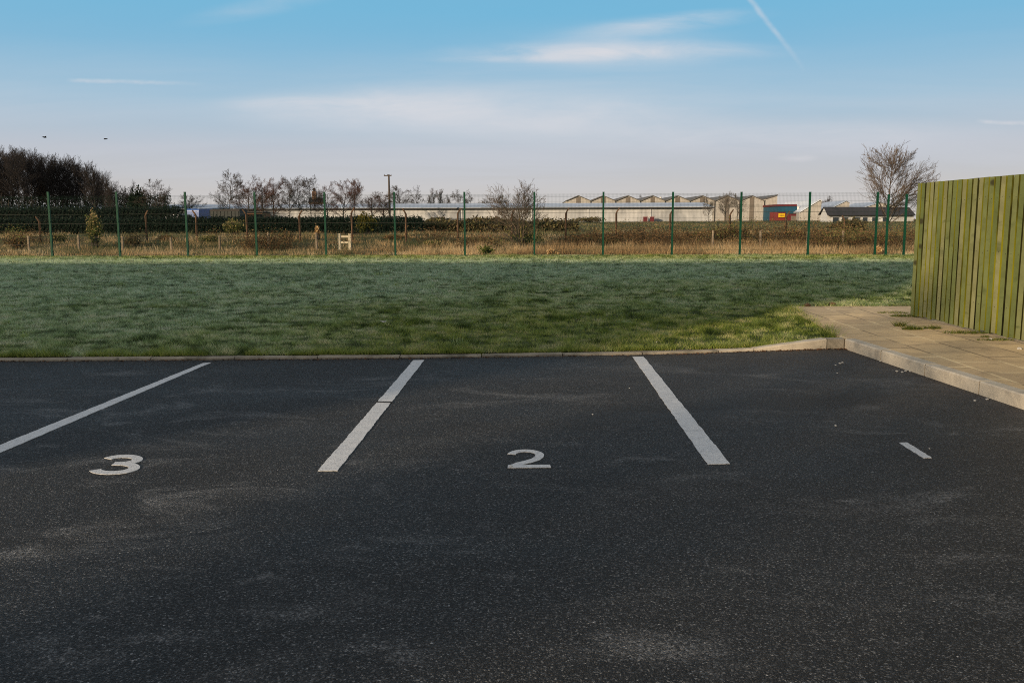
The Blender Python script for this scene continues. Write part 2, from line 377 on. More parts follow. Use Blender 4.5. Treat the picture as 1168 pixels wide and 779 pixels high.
# ------------------------------------------------------------------ light
AZ, EL = R(50), R(12)                         # the light travels toward (cos AZ, sin AZ), sun EL above the horizon
to_sun = Vector((-math.cos(AZ) * math.cos(EL), -math.sin(AZ) * math.cos(EL), math.sin(EL)))
sd = bpy.data.lights.new('sun', 'SUN'); sd.energy = 5.0; sd.angle = R(.6); sd.color = (1, .79, .54)
so = bpy.data.objects.new('sun', sd); COL.objects.link(so); so.rotation_euler = to_sun.to_track_quat('Z', 'Y').to_euler()

wd = bpy.data.worlds.new("World"); sc.world = wd; wd.use_nodes = True
n = NT(wd.node_tree); bgd = n.n['Background']; bgd.inputs['Strength'].default_value = .1
sky = n.node('ShaderNodeTexSky', {'sky_type': 'NISHITA', 'sun_disc': False, 'sun_elevation': EL, 'sun_rotation': math.atan2(to_sun.x, to_sun.y), 'altitude': 20, 'air_density': 1.0, 'dust_density': 1.2, 'ozone_density': 1.6}).outputs[0]
D = n.node('ShaderNodeTexCoord').outputs['Generated']
dx, dy, dz = n.sep(D)
K = 10.0
grad = n.ramp(n.m('MAXIMUM', dz, 0), [(0, (.60, .565, .54)), (.035, (.565, .555, .56)), (.075, (.52, .555, .62)), (.125, (.37, .54, .68)), (.18, (.215, .48, .69)), (.22, (.18, .475, .70)), (.26, (.16, .46, .69)), (.45, (.36, .46, .58)), (.7, (.50, .51, .53)), (1, (.51, .51, .52))])
def times(c, k): return n.mix(1.0, c, (k, k, k), 'MULTIPLY')
base = n.mix(n.ramp(dy, [(-.6, .60), (.1, .75), (.5, .97)]), sky, times(grad, K))
yy = n.m('MAXIMUM', dy, .05)
u = n.m('DIVIDE', dx, yy); v = n.m('DIVIDE', dz, yy)
uv = n.node('ShaderNodeCombineXYZ', None, X=u, Y=v).outputs[0]
front = n.ramp(dy, [(.1, 0), (.3, 1)])
# thin high cloud: long veils everywhere plus the brighter wisps
pl = n.node('ShaderNodeCombineXYZ', None, X=n.m('DIVIDE', dx, n.m('ADD', n.m('MAXIMUM', dz, 0), .12)), Y=n.m('DIVIDE', dy, n.m('ADD', n.m('MAXIMUM', dz, 0), .12))).outputs[0]
veil = n.ramp(n.noise(n.mapping(pl, (.28, .75, 1), (0, 0, R(7))), 1.3, 7, .55, .5), [(.42, 0), (.78, .55)])
veil = n.m('MULTIPLY', veil, n.ramp(dz, [(.0, 0), (.05, 1), (.13, .6), (.2, .08), (.32, .2)]))
base = n.mix(veil, base, tuple(K * c for c in (.62, .645, .71)))
def blob(cu, cv, su, sv, amt, rot=0.0, ns=9.0):
    mp = n.mapping(uv, (1 / su, 1 / sv, 1), (0, 0, 0), (-cu / su, -cv / sv, 0))
    if rot: mp = n.mapping(n.mapping(uv, (1, 1, 1), (0, 0, rot), tuple(Matrix.Rotation(rot, 3, 'Z') @ Vector((-cu, -cv, 0)))), (1 / su, 1 / sv, 1))
    r2 = n.node('ShaderNodeVectorMath', {'operation': 'LENGTH'}); n.l.new(mp, r2.inputs[0])
    fall = n.ramp(r2.outputs['Value'], [(0, 1), (1, 0)], 'EASE')
    tex = n.ramp(n.noise(n.mapping(uv, (ns, ns * 5, 1), (0, 0, rot)), 1.0, 6, .6, .6), [(.3, .15), (.65, 1)])
    return n.m('MULTIPLY', n.m('MULTIPLY', n.m('MULTIPLY', fall, tex), amt), front)
WH = tuple(K * c for c in (.74, .72, .745))
for args in ((.08, .182, .24, .017, .8), (.10, .188, .15, .035, .5, 0, 5.0), (.14, .212, .14, .014, .6, R(-5)), (.02, .14, .34, .085, .30, 0, 3.0), (-.14, .120, .26, .05, .45, 0, 3.0), (.06, .10, .2, .03, .3, 0, 4.0), (-.02, .176, .13, .006, .5), (-.18, .125, .22, .03, .55), (.02, .115, .22, .035, .45), (-.27, .13, .12, .012, .4), (.27, .09, .3, .03, .35), (.29, .067, .03, .006, .5), (-.3, .235, .12, .015, .25, R(-10))):
    base = n.mix(blob(*args), base, WH)
def trail(x0, y0, x1, y1, w0, amt):           # a contrail: a soft thin line of sky direction
    d0, d1 = ray(x0, y0), ray(x1, y1)
    a = Vector((d0.x / d0.y, d0.z / d0.y, 0)); b_ = Vector((d1.x / d1.y, d1.z / d1.y, 0)); L = (b_ - a).length; ang = math.atan2(b_.y - a.y, b_.x - a.x)
    q = n.sep(n.mapping(uv, (1, 1, 1), (0, 0, -ang), tuple(Matrix.Rotation(-ang, 3, 'Z') @ (-a))))
    wob = n.m('MULTIPLY', n.m('SUBTRACT', n.noise(uv, 40, 3), .5), w0 * 1.2)
    across = n.ramp(n.m('DIVIDE', n.m('ABSOLUTE', n.m('ADD', q[1], wob)), w0), [(0, 1), (1, 0)], 'EASE')
    along = n.ramp(n.m('DIVIDE', q[0], L), [(0, 0), (.1, 1), (.55, .9), (1, 0)])
    tex = n.ramp(n.noise(uv, 60, 3), [(.3, .5), (.6, 1)])
    return n.m('MULTIPLY', n.m('MULTIPLY', n.m('MULTIPLY', across, along), n.m('MULTIPLY', tex, amt)), front)
for args in ((846, -12, 920, 82, .0046, .36), (75, 92, 240, 96, .0036, .35), (1112, 138, 1260, 146, .0036, .45)):
    base = n.mix(trail(*args), base, WH)
# warm haze low on the horizon
base = n.mix(n.ramp(dz, [(0, .5), (.05, 0)]), base, tuple(K * c for c in (.64, .585, .54)))
base = n.mix(n.ramp(n.m('MULTIPLY_ADD', dy, .5, .5), [(.1, .65), (.55, 0)]), base, tuple(K * c for c in (.60, .54, .47)))
n.l.new(base, bgd.inputs['Color'])
sc.view_settings.view_transform = 'Standard'; sc.view_settings.look = 'None'
sc.view_settings.exposure = 0.0; sc.view_settings.gamma = 1
sc.cycles.use_denoising = False; sc.cycles.filter_width = 1.0; sc.cycles.max_bounces = 6; sc.cycles.diffuse_bounces = 4; sc.cycles.transparent_max_bounces = 6

# ------------------------------------------------------------------ ground
FENCE_Y = 33.5
zs_y = [-800, 9, 11, 33.3, 34.0, 37, 40, 44, 46.5, 50, 56, 60, 75, 100, 150, 260, 900, 6000]
zs_z = [-.06, -.06, -.06, -.06, .15, .16, .20, .62, .78, .74, .62, .62, .72, .9, 1.20, 1.25, 1.25, 1.2]
def gz(y): return float(np.interp(y, zs_y, zs_z))
def gza(x, y):
    z = np.interp(y, zs_y, zs_z)
    z = z + np.where(y > 36, 1, 0) * np.clip((y - 36) / 8, 0, 1) * (vnoise(x, y, 2.6, 3) - .5) * .22 * np.where(y < 70, 1, 0)
    return z
def gmat():
    m, n, b = new_mat('field_ground', .95, .1)
    P = n.node('ShaderNodeTexCoord').outputs['Object']
    f = n.noise(n.mapping(P, (.25, 1, 1)), .35, 6, .65); g = n.noise(P, 3, 5, .7)
    c = n.ramp(f, [(.35, (.035, .045, .014)), (.5, (.075, .07, .025)), (.62, (.11, .085, .045)), (.75, (.06, .07, .022))])
    c = n.mix(.5, c, n.ramp(g, [(.3, .3), (.7, 1)]), 'MULTIPLY')
    n.l.new(c, b.inputs['Base Color']); bump(n, b, g, .5, .1); return m
M['field'] = gmat()
ys = sorted(set([-800, -100, -20] + list(np.arange(9, 37, 1.0)) + list(np.arange(37, 70, .5)) + list(np.arange(70, 160, 5)) + zs_y + [400, 1500, 3000]))
xs = [-4000, -1200, -400, -150, -80] + list(np.arange(-50, 51, 1.0)) + [80, 150, 400, 1200, 4000]
X, Y = np.meshgrid(xs, ys); Z = gza(X, Y)
gv = np.stack([X, Y, Z], -1); nx, ny = len(xs), len(ys)
me = bpy.data.meshes.new('ground')
me.from_pydata(gv.reshape(-1, 3).tolist(), [], [(j * nx + i, j * nx + i + 1, (j + 1) * nx + i + 1, (j + 1) * nx + i) for j in range(ny - 1) for i in range(nx - 1)]); me.update()
tag(link('ground', me, M['field'], smooth=True), kind='structure')

# kerb foot line along the lawn, left to right
kpix = [(-260, 412.5), (-60, 412.3), (80, 411.8), (240, 410.6), (480, 408.6), (700, 405.4), (780, 403.6), (860, 400.8), (943, 398)]
KL = [gp(*p) for p in kpix]
KL[0].x = KL[1].x - 6
corner = gp(963, 398); KR1 = gp(1168, 467.5); kd = (KR1 - corner).normalized(); KR = corner + kd * 16
kn = Vector((-kd.y, kd.x, 0)); kn = kn if kn.x > 0 else -kn      # across the kerb, toward the path
def kline(x): return float(np.interp(x, [p.x for p in KL] + [corner.x], [p.y for p in KL] + [corner.y]))
# asphalt: one sheet from behind the camera to the kerb
b = MB()
pts = [Vector((p.x, p.y + .05, 0)) for p in KL] + [corner + Vector((.05, .05, 0)), corner + kn * .06, KR + kn * .06, Vector((KR.x, -25, 0)), Vector((KL[0].x, -25, 0))]
b.poly([p for p in reversed(pts)])
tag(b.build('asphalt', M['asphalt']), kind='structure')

# kerb stones
def stone(mb, p0, p1, h0, h1, w, gap=.006, z0=-.06):
    d = (p1 - p0); L = d.length; d.normalize(); s = Vector((-d.y, d.x, 0)); s = s if (s.y > .3 or s.x > .3) else -s
    a, c = p0 + d * gap, p1 - d * gap; ch = .012
    prof = lambda p, h: [p + Vector((0, 0, z0)), p + Vector((0, 0, h - ch)), p + s * ch + Vector((0, 0, h)), p + s * w + Vector((0, 0, h)), p + s * w + Vector((0, 0, z0))]
    A, B = prof(a, h0), prof(c, h1)
    mb.add(A + B, [(0, 1, 2, 3, 4), (9, 8, 7, 6, 5)] + [(i, 5 + i, 5 + (i + 1) % 5, (i + 1) % 5) for i in range(5)])
b = MB()
def along(pts, step):
    out = [pts[0]]; acc = 0
    for p, q in zip(pts[:-1], pts[1:]):
        L = (q - p).length; t = 0
        while acc + (L - t) >= step:
            t += step - acc; acc = 0; out.append(p + (q - p) * (t / L))
        acc += L - t
    return out
flat = along(KL[:-1], .915)
for i, (p, q) in enumerate(zip(flat[:-1], flat[1:])):
    stone(b, p, q, .028 + random.uniform(-.004, .004), .028 + random.uniform(-.004, .004), .12)
b.build('kerb', M['edging'])['kind'] = 'structure'
b = MB()
stone(b, flat[-1], KL[-2], .028, .032, .12)
stone(b, KL[-2], KL[-1], .034, .12, .125)
ob = b.build('kerb', M['kerb']); ob['kind'] = 'structure'
b = MB(); stone(b, KL[-1], corner, .118, .12, .125)
b.build('kerb', M['edging'])['kind'] = 'structure'
b = MB()
p = corner
for i in range(17):
    q = p + kd * .915; stone(b, p, q, .122 + random.uniform(-.003, .003), .122, .125, .007); p = q
b.build('kerb', M['kerb'])['kind'] = 'structure'
b = MB()
p = corner
for i in range(17):                            # mortar in the joints, set back behind the faces
    q = p + kd * .915; c0 = q + kn * .006 - kd * .01; c1 = q + kn * .118 - kd * .01
    b.prism([c0 + Vector((0, 0, -.05)), c1 + Vector((0, 0, -.05)), c1 + Vector((0, 0, .114)), c0 + Vector((0, 0, .114))], kd * .02); p = q
b.build('kerb_mortar', M['grout'])['kind'] = 'structure'

# paved path
PZ = .12
fA, fB = gp(1040, 361, PZ), gp(1168, 391.4, PZ)          # foot of the board fence
fd = (fB - fA).normalized()
pl0, pl1 = gp(966, 386, PZ), gp(905, 350.5, PZ)          # lawn side of the path
pe = gp(1050, 349.5, PZ)
k0 = corner + kn * .128; k1 = KR + kn * .128
b = MB()
pp = [Vector((k0.x, k0.y, PZ)), Vector((pl0.x - .05, pl0.y, PZ)), Vector((pl1.x - .1, pl1.y, PZ)), Vector((pl1.x - .1, pe.y + .05, PZ)), Vector((9.5, pe.y + .1, PZ)), Vector((9.5, -6, PZ)), Vector((k1.x, k1.y, PZ))]
b.prism([q - Vector((0, 0, .2)) for q in pp], (0, 0, .2))
tag(b.build('path', M['paving']), kind='structure')

# lawn sheet
def lawn_z(x, y):
    yk = np.interp(x, [p.x for p in KL] + [corner.x], [p.y for p in KL] + [corner.y]) + .12
    return np.interp(y - yk, [0, .4, 3, 11, 24], [.035, .085, .10, .13, .18]) + (vnoise(x, y, 1.7, 5) - .5) * .022 * np.clip((y - yk) / 2, 0, 1)
def in_lawn(x, y):
    yk = np.interp(x, [p.x for p in KL] + [corner.x], [p.y for p in KL] + [corner.y]) + .10
    xl = np.interp(y, [KL[-1].y, pl0.y, pl1.y], [corner.x - .05, pl0.x - .02, pl1.x])
    return (y > yk) & ((y > pe.y) | (x < xl)) & (y < FENCE_Y + .6)
gx = list(np.arange(-31, 29.01, .25)); verts, faces, idx = [], [], {}
def lv(x, y):
    k = (round(x, 3), round(y, 3))
    if k not in idx: idx[k] = len(verts); verts.append((x, y, float(lawn_z(np.array(x), np.array(y)))))
    return idx[k]
for x0, x1 in zip(gx[:-1], gx[1:]):
    for t0, t1 in zip(np.linspace(0, 1, 61)[:-1], np.linspace(0, 1, 61)[1:]):
        def yy_(x, t):
            ys_ = kline(x) + .11
            if x > 3.6: ys_ = max(ys_, pe.y) if x > pl1.x else ys_
            return ys_ + (FENCE_Y + .6 - ys_) * t
        ps = [(x0, yy_(x0, t0)), (x1, yy_(x1, t0)), (x1, yy_(x1, t1)), (x0, yy_(x0, t1))]
        faces.append(tuple(lv(*q) for q in ps))
me = bpy.data.meshes.new('lawn'); me.from_pydata(verts, [], faces); me.update()
tag(link('lawn', me, M['turf'], smooth=True), kind='structure')

def blades(x, y, z, h, w, lean, seed):
    r = np.random.default_rng(seed); k = len(x)
    a = r.random(k) * 2 * np.pi; la = r.random(k) * 2 * np.pi; l = lean * (.3 + r.random(k))
    P0 = np.stack([x - np.cos(a) * w / 2, y - np.sin(a) * w / 2, z], 1)
    P1 = np.stack([x + np.cos(a) * w / 2, y + np.sin(a) * w / 2, z], 1)
    P2 = np.stack([x + np.cos(la) * l * h, y + np.sin(la) * l * h, z + h], 1)
    return np.stack([P0, P1, P2], 1)
# lawn grass: dense near, thinning with distance
N = 1200000
ry = 9.2 * (34.3 / 9.2) ** (rng.random(N) ** .92)
rx = (rng.random(N) * 2 - 1) * (ry * .66 + 3.6) - .02 * ry
ok = in_lawn(rx, ry); rx, ry = rx[ok], ry[ok]
yk = np.interp(rx, [p.x for p in KL] + [corner.x], [p.y for p in KL] + [corner.y]) + .1
cl = vnoise(rx, ry, .42, 11) * .4 + vnoise(rx, ry, .15, 12) * .6
big = vnoise(rx, ry, 2.3, 13) * .6 + vnoise(rx, ry, 1.0, 15) * .4
edge = np.clip(1 - (ry - yk) / .35, 0, 1)
pedge = np.where(ry < pe.y, np.clip(1 - (np.interp(ry, [pl0.y, pl1.y], [pl0.x, pl1.x]) - rx) / .3, 0, 1), 0) * (rx > 2)
bedge = np.where((rx > pl1.x) & (ry > pe.y), np.clip(1 - (ry - pe.y) / .3, 0, 1), 0)
edge = np.maximum(edge, np.maximum(pedge, bedge))
h = (.014 + .09 * cl ** 3 + .024 * rng.random(len(rx))) * (1 + 1.1 * edge) * (1 + .35 * np.clip((ry - 12) / 20, 0, 1))
w = .0042 * (ry / 10) ** .8 * (.7 + .6 * rng.random(len(rx)))
BL = blades(rx, ry, lawn_z(rx, ry) - .004, h, w, 1.15, 21)
# frost lies away from the kerb and the sunny corner by the path
warm = np.clip(1.15 - (ry - yk) / (8 + 4 * np.clip((rx + 4) / 8, 0, 1)), 0, 1) * np.clip((rx + 10) / 10, .55, 1)
warm = np.maximum(warm, np.clip((ry - 29.5 + .06 * rx) / 2.0, 0, 1) * .75)
warm = np.maximum(warm, np.clip((rx - 2.5) / 3, 0, 1) * np.clip((22 - ry) / 6, 0, 1) * .8)
frost = np.clip(.92 - warm * .9 + (big - .5) * .5 - (cl - .5) * .4, 0, 1)
p1 = vnoise(rx, ry, .9, 17); p2 = vnoise(rx * .8, ry, .17, 18) * .8 + vnoise(rx * .5, ry, 1.3, 19) * .2
dk = np.clip((p2 - .64) * 8, 0, 1) * np.clip((ry - 10) / 5, .5, 1)
q1 = vnoise(rx * .7, ry, .07, 41); q2 = vnoise(rx * .7, ry, .16, 42); fine_ = q1 * .65 + q2 * .35
tint = np.clip(.50 + (rng.random(len(rx)) - .5) * .35 + (fine_ - .5) * 1.7 + .06 + (p1 - .5) * .18 - (cl - .45) * .35 - dk * .42, 0, 1)
frost = np.clip(frost + (fine_ - .5) * .8, 0, 1)
frost = np.clip(frost - dk * .5, 0, 1)
t3 = lambda a: np.repeat(a[:, None], 3, 1)
tip = np.tile(np.array([[0, 0, 1.0]]), (len(rx), 1))
# coarser tufts standing out of the turf, and the shaggy lip over the kerb
nt = 420; ty = 9.6 * (32 / 9.6) ** rng.random(nt); tx = (rng.random(nt) * 2 - 1) * ty * .62
okt = in_lawn(tx, ty); tx, ty = tx[okt], ty[okt]; kb = 60
sp = np.repeat(.03 + .09 * rng.random(len(tx)), kb)
bx = np.repeat(tx, kb) + rng.normal(0, 1, len(sp)) * sp; by = np.repeat(ty, kb) + rng.normal(0, .6, len(sp)) * sp
lx = rng.uniform(-9, corner.x, 16000); ly = np.interp(lx, [p.x for p in KL] + [corner.x], [p.y for p in KL] + [corner.y]) + .10 + np.abs(rng.normal(0, .05, len(lx)))
clump = vnoise(lx, ly, .22, 55); kk_ = clump > .3; lx, ly, clump = lx[kk_], ly[kk_], clump[kk_]
ex, ey = np.r_[bx, lx], np.r_[by, ly]
eh = np.r_[np.repeat(.04 + .06 * rng.random(len(tx)), kb), .02 + .09 * clump] * (.4 + .8 * rng.random(len(ex)))
EB = blades(ex, ey, lawn_z(ex, ey) - .004, eh, .0045 * (ey / 10) ** .8 * (.7 + .6 * rng.random(len(ex))), .8, 23)
BL = np.concatenate([BL, EB]); tint = np.r_[tint, np.clip(np.r_[np.repeat(rng.random(len(tx)) * .5, kb), .15 + .5 * rng.random(len(lx))] + .25 * rng.random(len(ex)), 0, 1)]
frost = np.r_[frost, np.repeat(rng.random(len(tx)) * .5, kb), np.zeros(len(lx)) + .05]; tip = np.tile(np.array([[0, 0, 1.0]]), (len(BL), 1))
tag(link('lawn_grass', np_mesh('lawn_grass', BL, 3, {'tint': t3(tint), 'tip': tip, 'frost': t3(frost)}), M['grass']), 'short frosted green grass of the lawn', 'grass', kind='stuff')

# ------------------------------------------------------------------ painted markings
def sheet(name, pts, label, group=None, z=.004):
    b = MB(); q = random.Random(int(pts[0].x * 1000)); out = []
    for p0, p1 in zip(pts, pts[1:] + pts[:1]):
        k = max(1, int((p1 - p0).length / .02))
        nn = Vector((-(p1 - p0).y, (p1 - p0).x, 0)).normalized(); wob = 0
        for i in range(k):
            wob = wob * .7 + q.gauss(0, .0016); out.append(p0 + (p1 - p0) * (i / k) + nn * (wob if i else 0))
    b.prism([Vector((p.x, p.y, .0005)) for p in out], (0, 0, z))
    return tag(b.build(name, M['paint']), label, 'road marking', group)
def bay(t0, t1, b1, b0, label):               # top-left, top-right, bottom-right, bottom-left in the photo
    return sheet('bay_line', [gp(*t0), gp(*t1), gp(*b1), gp(*b0)], label, 'painted parking bay lines')
A0, A1 = gp(477.5, 411.2), gp(373.5, 537.3)
bay((471.5, 411.2), (484, 411.0), (385, 537.3), (362.5, 537.3), 'white bay line between painted 3 and painted 2, crossed by a dark crack')
bay((721.5, 407.2), (734, 407.0), (832.5, 529.2), (807, 530), 'white bay line running to the right of the painted 2, nearest the path')
bay((231, 414.6), (241, 413.8), (-30, 529.5), (-62, 533), 'long white bay line at the far left, above the painted 3')
bay((-13, 416), (-3, 415.4), (-480, 521), (-510, 524), 'short tip of a white bay line by the kerb at the left edge')
b = MB(); c0 = gp(440, 458.7); c1 = gp(447.5, 459.8)
q = [gp(429.0, 458.5), gp(447.5, 458.9), gp(447.5, 460.0), gp(429.0, 459.5)]
b.prism([Vector((p.x, p.y, .005)) for p in q], (0, 0, .0025))
cr = b.build('crack_filler', M['rubber']); cr['label'] = 'black tar patch across the white bay line by the painted 2'; cr['category'] = 'tar patch'

def ribbon(pts, w):                           # flat stroke outline from a centre line
    pts = [Vector((*p, 0)) for p in pts]; L, Rr = [], []
    for i, p in enumerate(pts):
        d = (pts[min(i + 1, len(pts) - 1)] - pts[max(i - 1, 0)]).normalized(); s = Vector((-d.y, d.x, 0)) * w / 2
        L.append(p + s); Rr.append(p - s)
    return L, Rr
def arc(cx, cy, rx_, ry_, a0, a1, k=14):
    return [(cx + rx_ * math.cos(R(a0 + (a1 - a0) * i / k)), cy + ry_ * math.sin(R(a0 + (a1 - a0) * i / k))) for i in range(k + 1)]
def digit(name, strokes, w, quadpix, label, holes=None):
    """strokes in a unit box mapped on the ground by the four corners of the digit"""
    P = [gp(*p) for p in quadpix]             # bl, br, tr, tl
    def mp(x, y): return P[0] * (1 - x) * (1 - y) + P[1] * x * (1 - y) + P[2] * x * y + P[3] * (1 - x) * y
    wx = (P[1] - P[0]).length; hy = (P[3] - P[0]).length
    b = MB(); zt = .0045
    for si, st in enumerate(strokes):
        L, Rr = ribbon([(x * wx, y * hy) for x, y in st], w)
        top = [mp(p.x / wx, p.y / hy) + Vector((0, 0, zt + .0003 * si)) for p in L + Rr]
        bot = [Vector((p.x, p.y, .0008 + .0001 * si)) for p in top]
        k = len(L); kk = 2 * k
        fs = []
        for i in range(k - 1):
            fs += [(i, i + 1, k + i + 1, k + i), (kk + i, kk + k + i, kk + k + i + 1, kk + i + 1), (i, kk + i, kk + i + 1, i + 1), (k + i, k + i + 1, kk + k + i + 1, kk + k + i)]
        fs += [(0, k, kk + k, kk), (k - 1, kk + k - 1, kk + 2 * k - 1, 2 * k - 1)]
        b.add(top + bot, fs)
    return tag(b.build(name, M['paint']), label, 'road marking', 'painted bay numbers')
S = .062
two = [arc(.46, .69, .37, .235, 172, 0) + [(.80, .58), (.70, .44), (.54, .33), (.30, .21), (.13, .065)], [(.03, .065), (1.0, .065)]]
digit('bay_number', two, S, [(577.5, 534), (628.5, 533.5), (621, 513), (580, 513)], 'white painted number 2 in the middle bay')
three = [arc(.46, .725, .34, .205, 160, -90, 16) + [(.36, .525)], [(.36, .525)] + arc(.47, .28, .38, .235, 90, -160, 16)]
digit('bay_number', three, .072, [(97, 541), (158, 540.5), (171, 519), (120, 519.5)], 'white painted number 3 in the left bay')
sheet('bay_number', [gp(1025.5, 505.2), gp(1034.5, 505.0), gp(1062.5, 522.6), gp(1053.5, 523)], 'white painted number 1 in the right bay, a short plain stroke', 'painted bay numbers')

# ------------------------------------------------------------------ board fence at the right
fr = empty('board_fence', (fA.x, fA.y, 0)); tag(fr, 'tall green stained timber board fence beside the paved path', 'fence')
fr.rotation_euler.z = math.atan2(fd.y, fd.x)   # local +x runs toward the camera, local -y faces the path... checked below
inv = Matrix.Rotation(-fr.rotation_euler.z, 4, 'Z')
side = -1 if (inv @ Vector((-1, 0, 0))).y < 0 else 1            # local y sign that faces the path
Lf = 11.0; HT = 1.90
def lb(mb, x0, x1, y0, y1, z0, z1):
    a, c = sorted((y0 * side, y1 * side)); mb.box(x0, x1, a, c, z0, z1)
front_b, back_b = MB(), MB()
x = .13; i = 0
rb = random.Random(4)
front_b.ct = .45; lb(front_b, 0, .10, 0, .024, PZ + .02, PZ + HT)
while x < Lf:
    wv = .092 + rb.uniform(-.003, .003)
    front_b.ct = rb.random(); t = PZ + HT + rb.uniform(-.002, .002)
    lean = rb.uniform(-.004, .004)
    a, c = sorted((.0 * side, .022 * side))
    zz0 = PZ + .03 + rb.uniform(-.01, .012)
    front_b.hexa([(x, a, zz0), (x + wv, a, zz0), (x + wv, c, zz0), (x, c, zz0), (x + lean, a, t), (x + wv + lean, a, t), (x + wv + lean, c, t), (x + lean, c, t)])
    back_b.ct = rb.random(); x += wv + .033 + rb.uniform(-.006, .008)
xb = .08
while xb < Lf:
    back_b.ct = rb.random(); lb(back_b, xb, xb + .143, -.032, -.012, PZ + .04, PZ + HT - .02 + rb.uniform(-.01, .0)); xb += .1462
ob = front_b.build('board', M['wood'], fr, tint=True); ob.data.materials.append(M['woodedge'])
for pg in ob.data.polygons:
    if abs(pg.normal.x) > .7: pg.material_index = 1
back_b.build('rear_board', M['algae'], fr, tint=True)
nl = MB(); xq = .13 + .046; rn = random.Random(9)
for pg in range(78):
    for zc in (.35, 1.0, 1.65):
        xx, zz = xq + rn.uniform(-.02, .02), PZ + zc + rn.uniform(-.015, .015); lb(nl, xx - .004, xx + .004, .0225, .0245, zz - .004, zz + .004)
    xq += .126
nl.build('nail_heads', M['gutter'], fr)['kind'] = 'stuff'
for zc in (.35, 1.0, 1.65):
    r_ = MB(); lb(r_, 0, Lf, -.082, -.034, PZ + zc - .04, PZ + zc + .04); r_.build('rail', M['rail'], fr)
for k in range(7):
    r_ = MB(); lb(r_, .02 + k * 1.8, .12 + k * 1.8, -.185, -.084, 0, PZ + HT - .03); r_.build('post', M['rail'], fr)

# ------------------------------------------------------------------ weeds, leaves, stones on the path
def tuft(px, py, k, hgt, spread, label, z=PZ, flat_=1.3):
    c = gp(px, py, z); r = np.random.default_rng(int(px * 7 + py))
    a = r.random(k) * 6.283; d = np.sqrt(r.random(k)) * spread
    xx, yy2 = np.cos(a) * d * 1.8, np.sin(a) * d * .6
    B = blades(xx, yy2, np.zeros(k), hgt * (.4 + .8 * r.random(k)), .007 + .006 * r.random(k), flat_, int(px))
    o = link('weed_tuft', np_mesh('weed_tuft', B, 3, {'tint': t3(r.random(k))}), M['weed']); o.location = c
    return tag(o, label, 'weed', 'weeds growing on the paved path')
tuft(1044, 361, 400, .05, .2, 'grass weed creeping out at the far foot of the board fence')
tuft(1018, 357, 160, .03, .13, 'low flat weed on the slabs left of the far end of the board fence')
tuft(1026, 372, 110, .075, .04, 'small upright weed in a slab joint, leftmost of the two weeds in mid path')
tuft(1041, 376, 200, .065, .07, 'weed with a white crumb in it, in the middle of the path')
tuft(1064, 375, 150, .05, .06, 'small yellowish weed close to the boards, right of the weed with a white crumb')
tuft(1102, 380, 300, .04, .16, 'dark low weed along the foot of the boards')
tuft(1136, 388, 160, .03, .12, 'thin weed at the boards nearest the right edge')
tuft(1123, 384.5, 60, .025, .03, 'tiny weed below the boards between the two longer weeds')
def pebble(px, py, r_, label, z=0.0, grp='pale stones and crumbs on the ground', mat='pebble'):
    bm = bmesh.new(); bmesh.ops.create_icosphere(bm, subdivisions=2, radius=r_)
    q = random.Random(int(px * 13 + py))
    for vtx in bm.verts: vtx.co *= 1 + q.uniform(-.22, .22); vtx.co.z *= .65
    me = bpy.data.meshes.new('pebble'); bm.to_mesh(me); bm.free()
    o = link('pebble', me, M[mat]); c = gp(px, py, z); o.location = (c.x, c.y, z + r_ * .45); o.rotation_euler.z = q.uniform(0, 6)
    return tag(o, label, 'stone', grp)
for px, py, r_ in ((958, 415, .014), (961, 414, .012), (953, 417, .009), (1023, 424, .013), (1029, 425, .012), (1033, 423.8, .014), (1038, 424, .01), (1126, 456, .012), (1112, 457.5, .011), (953, 486, .009), (955, 426, .008), (1004, 412.5, .012), (676, 473, .007), (718, 443, .006), (583, 532.8, .012), (1060, 512, .006)):
    pebble(px, py, r_, 'small pale stone lying loose on the dark tarmac')
pebble(1043, 374, .022, 'white crumb lying in the weed in the middle of the path', PZ)
pebble(1163, 398.5, .022, 'white stone on the slabs at the right edge below the boards', PZ)
pebble(1130, 387.6, .02, 'white stone at the foot of the boards beside the thin weed', PZ)
pebble(921, 349.5, .05, 'brown flat stone at the far left end of the path against the lawn', PZ, mat='oldpost')
pebble(950, 348.5, .055, 'brown flat stone at the far end of the path, right of its like', PZ, mat='oldpost')
def litter(px, py, s, label):
    c = gp(px, py, .12); b = MB(); q = random.Random(int(px))
    pts = [Vector((q.uniform(-1, 1) * s, q.uniform(-.6, .6) * s, q.uniform(0, .8) * s + .03)) for _ in range(9)]
    b.add(pts, [(0, 1, 2), (2, 3, 4), (4, 5, 0), (1, 6, 7), (7, 8, 3), (0, 2, 4)])
    o = b.build('litter', M['pebble']); o.location = (c.x, c.y, float(lawn_z(np.array(c.x), np.array(c.y))) + .02)
    return tag(o, label, 'litter', 'white litter on the lawn')
litter(680, 331.5, .05, 'scrap of white litter lying in the middle of the lawn')
litter(749, 389, .022, 'tiny white scrap in the grass close to the kerb')
litter(437, 370, .05, 'pale frosted scrap in the lawn, left of centre')
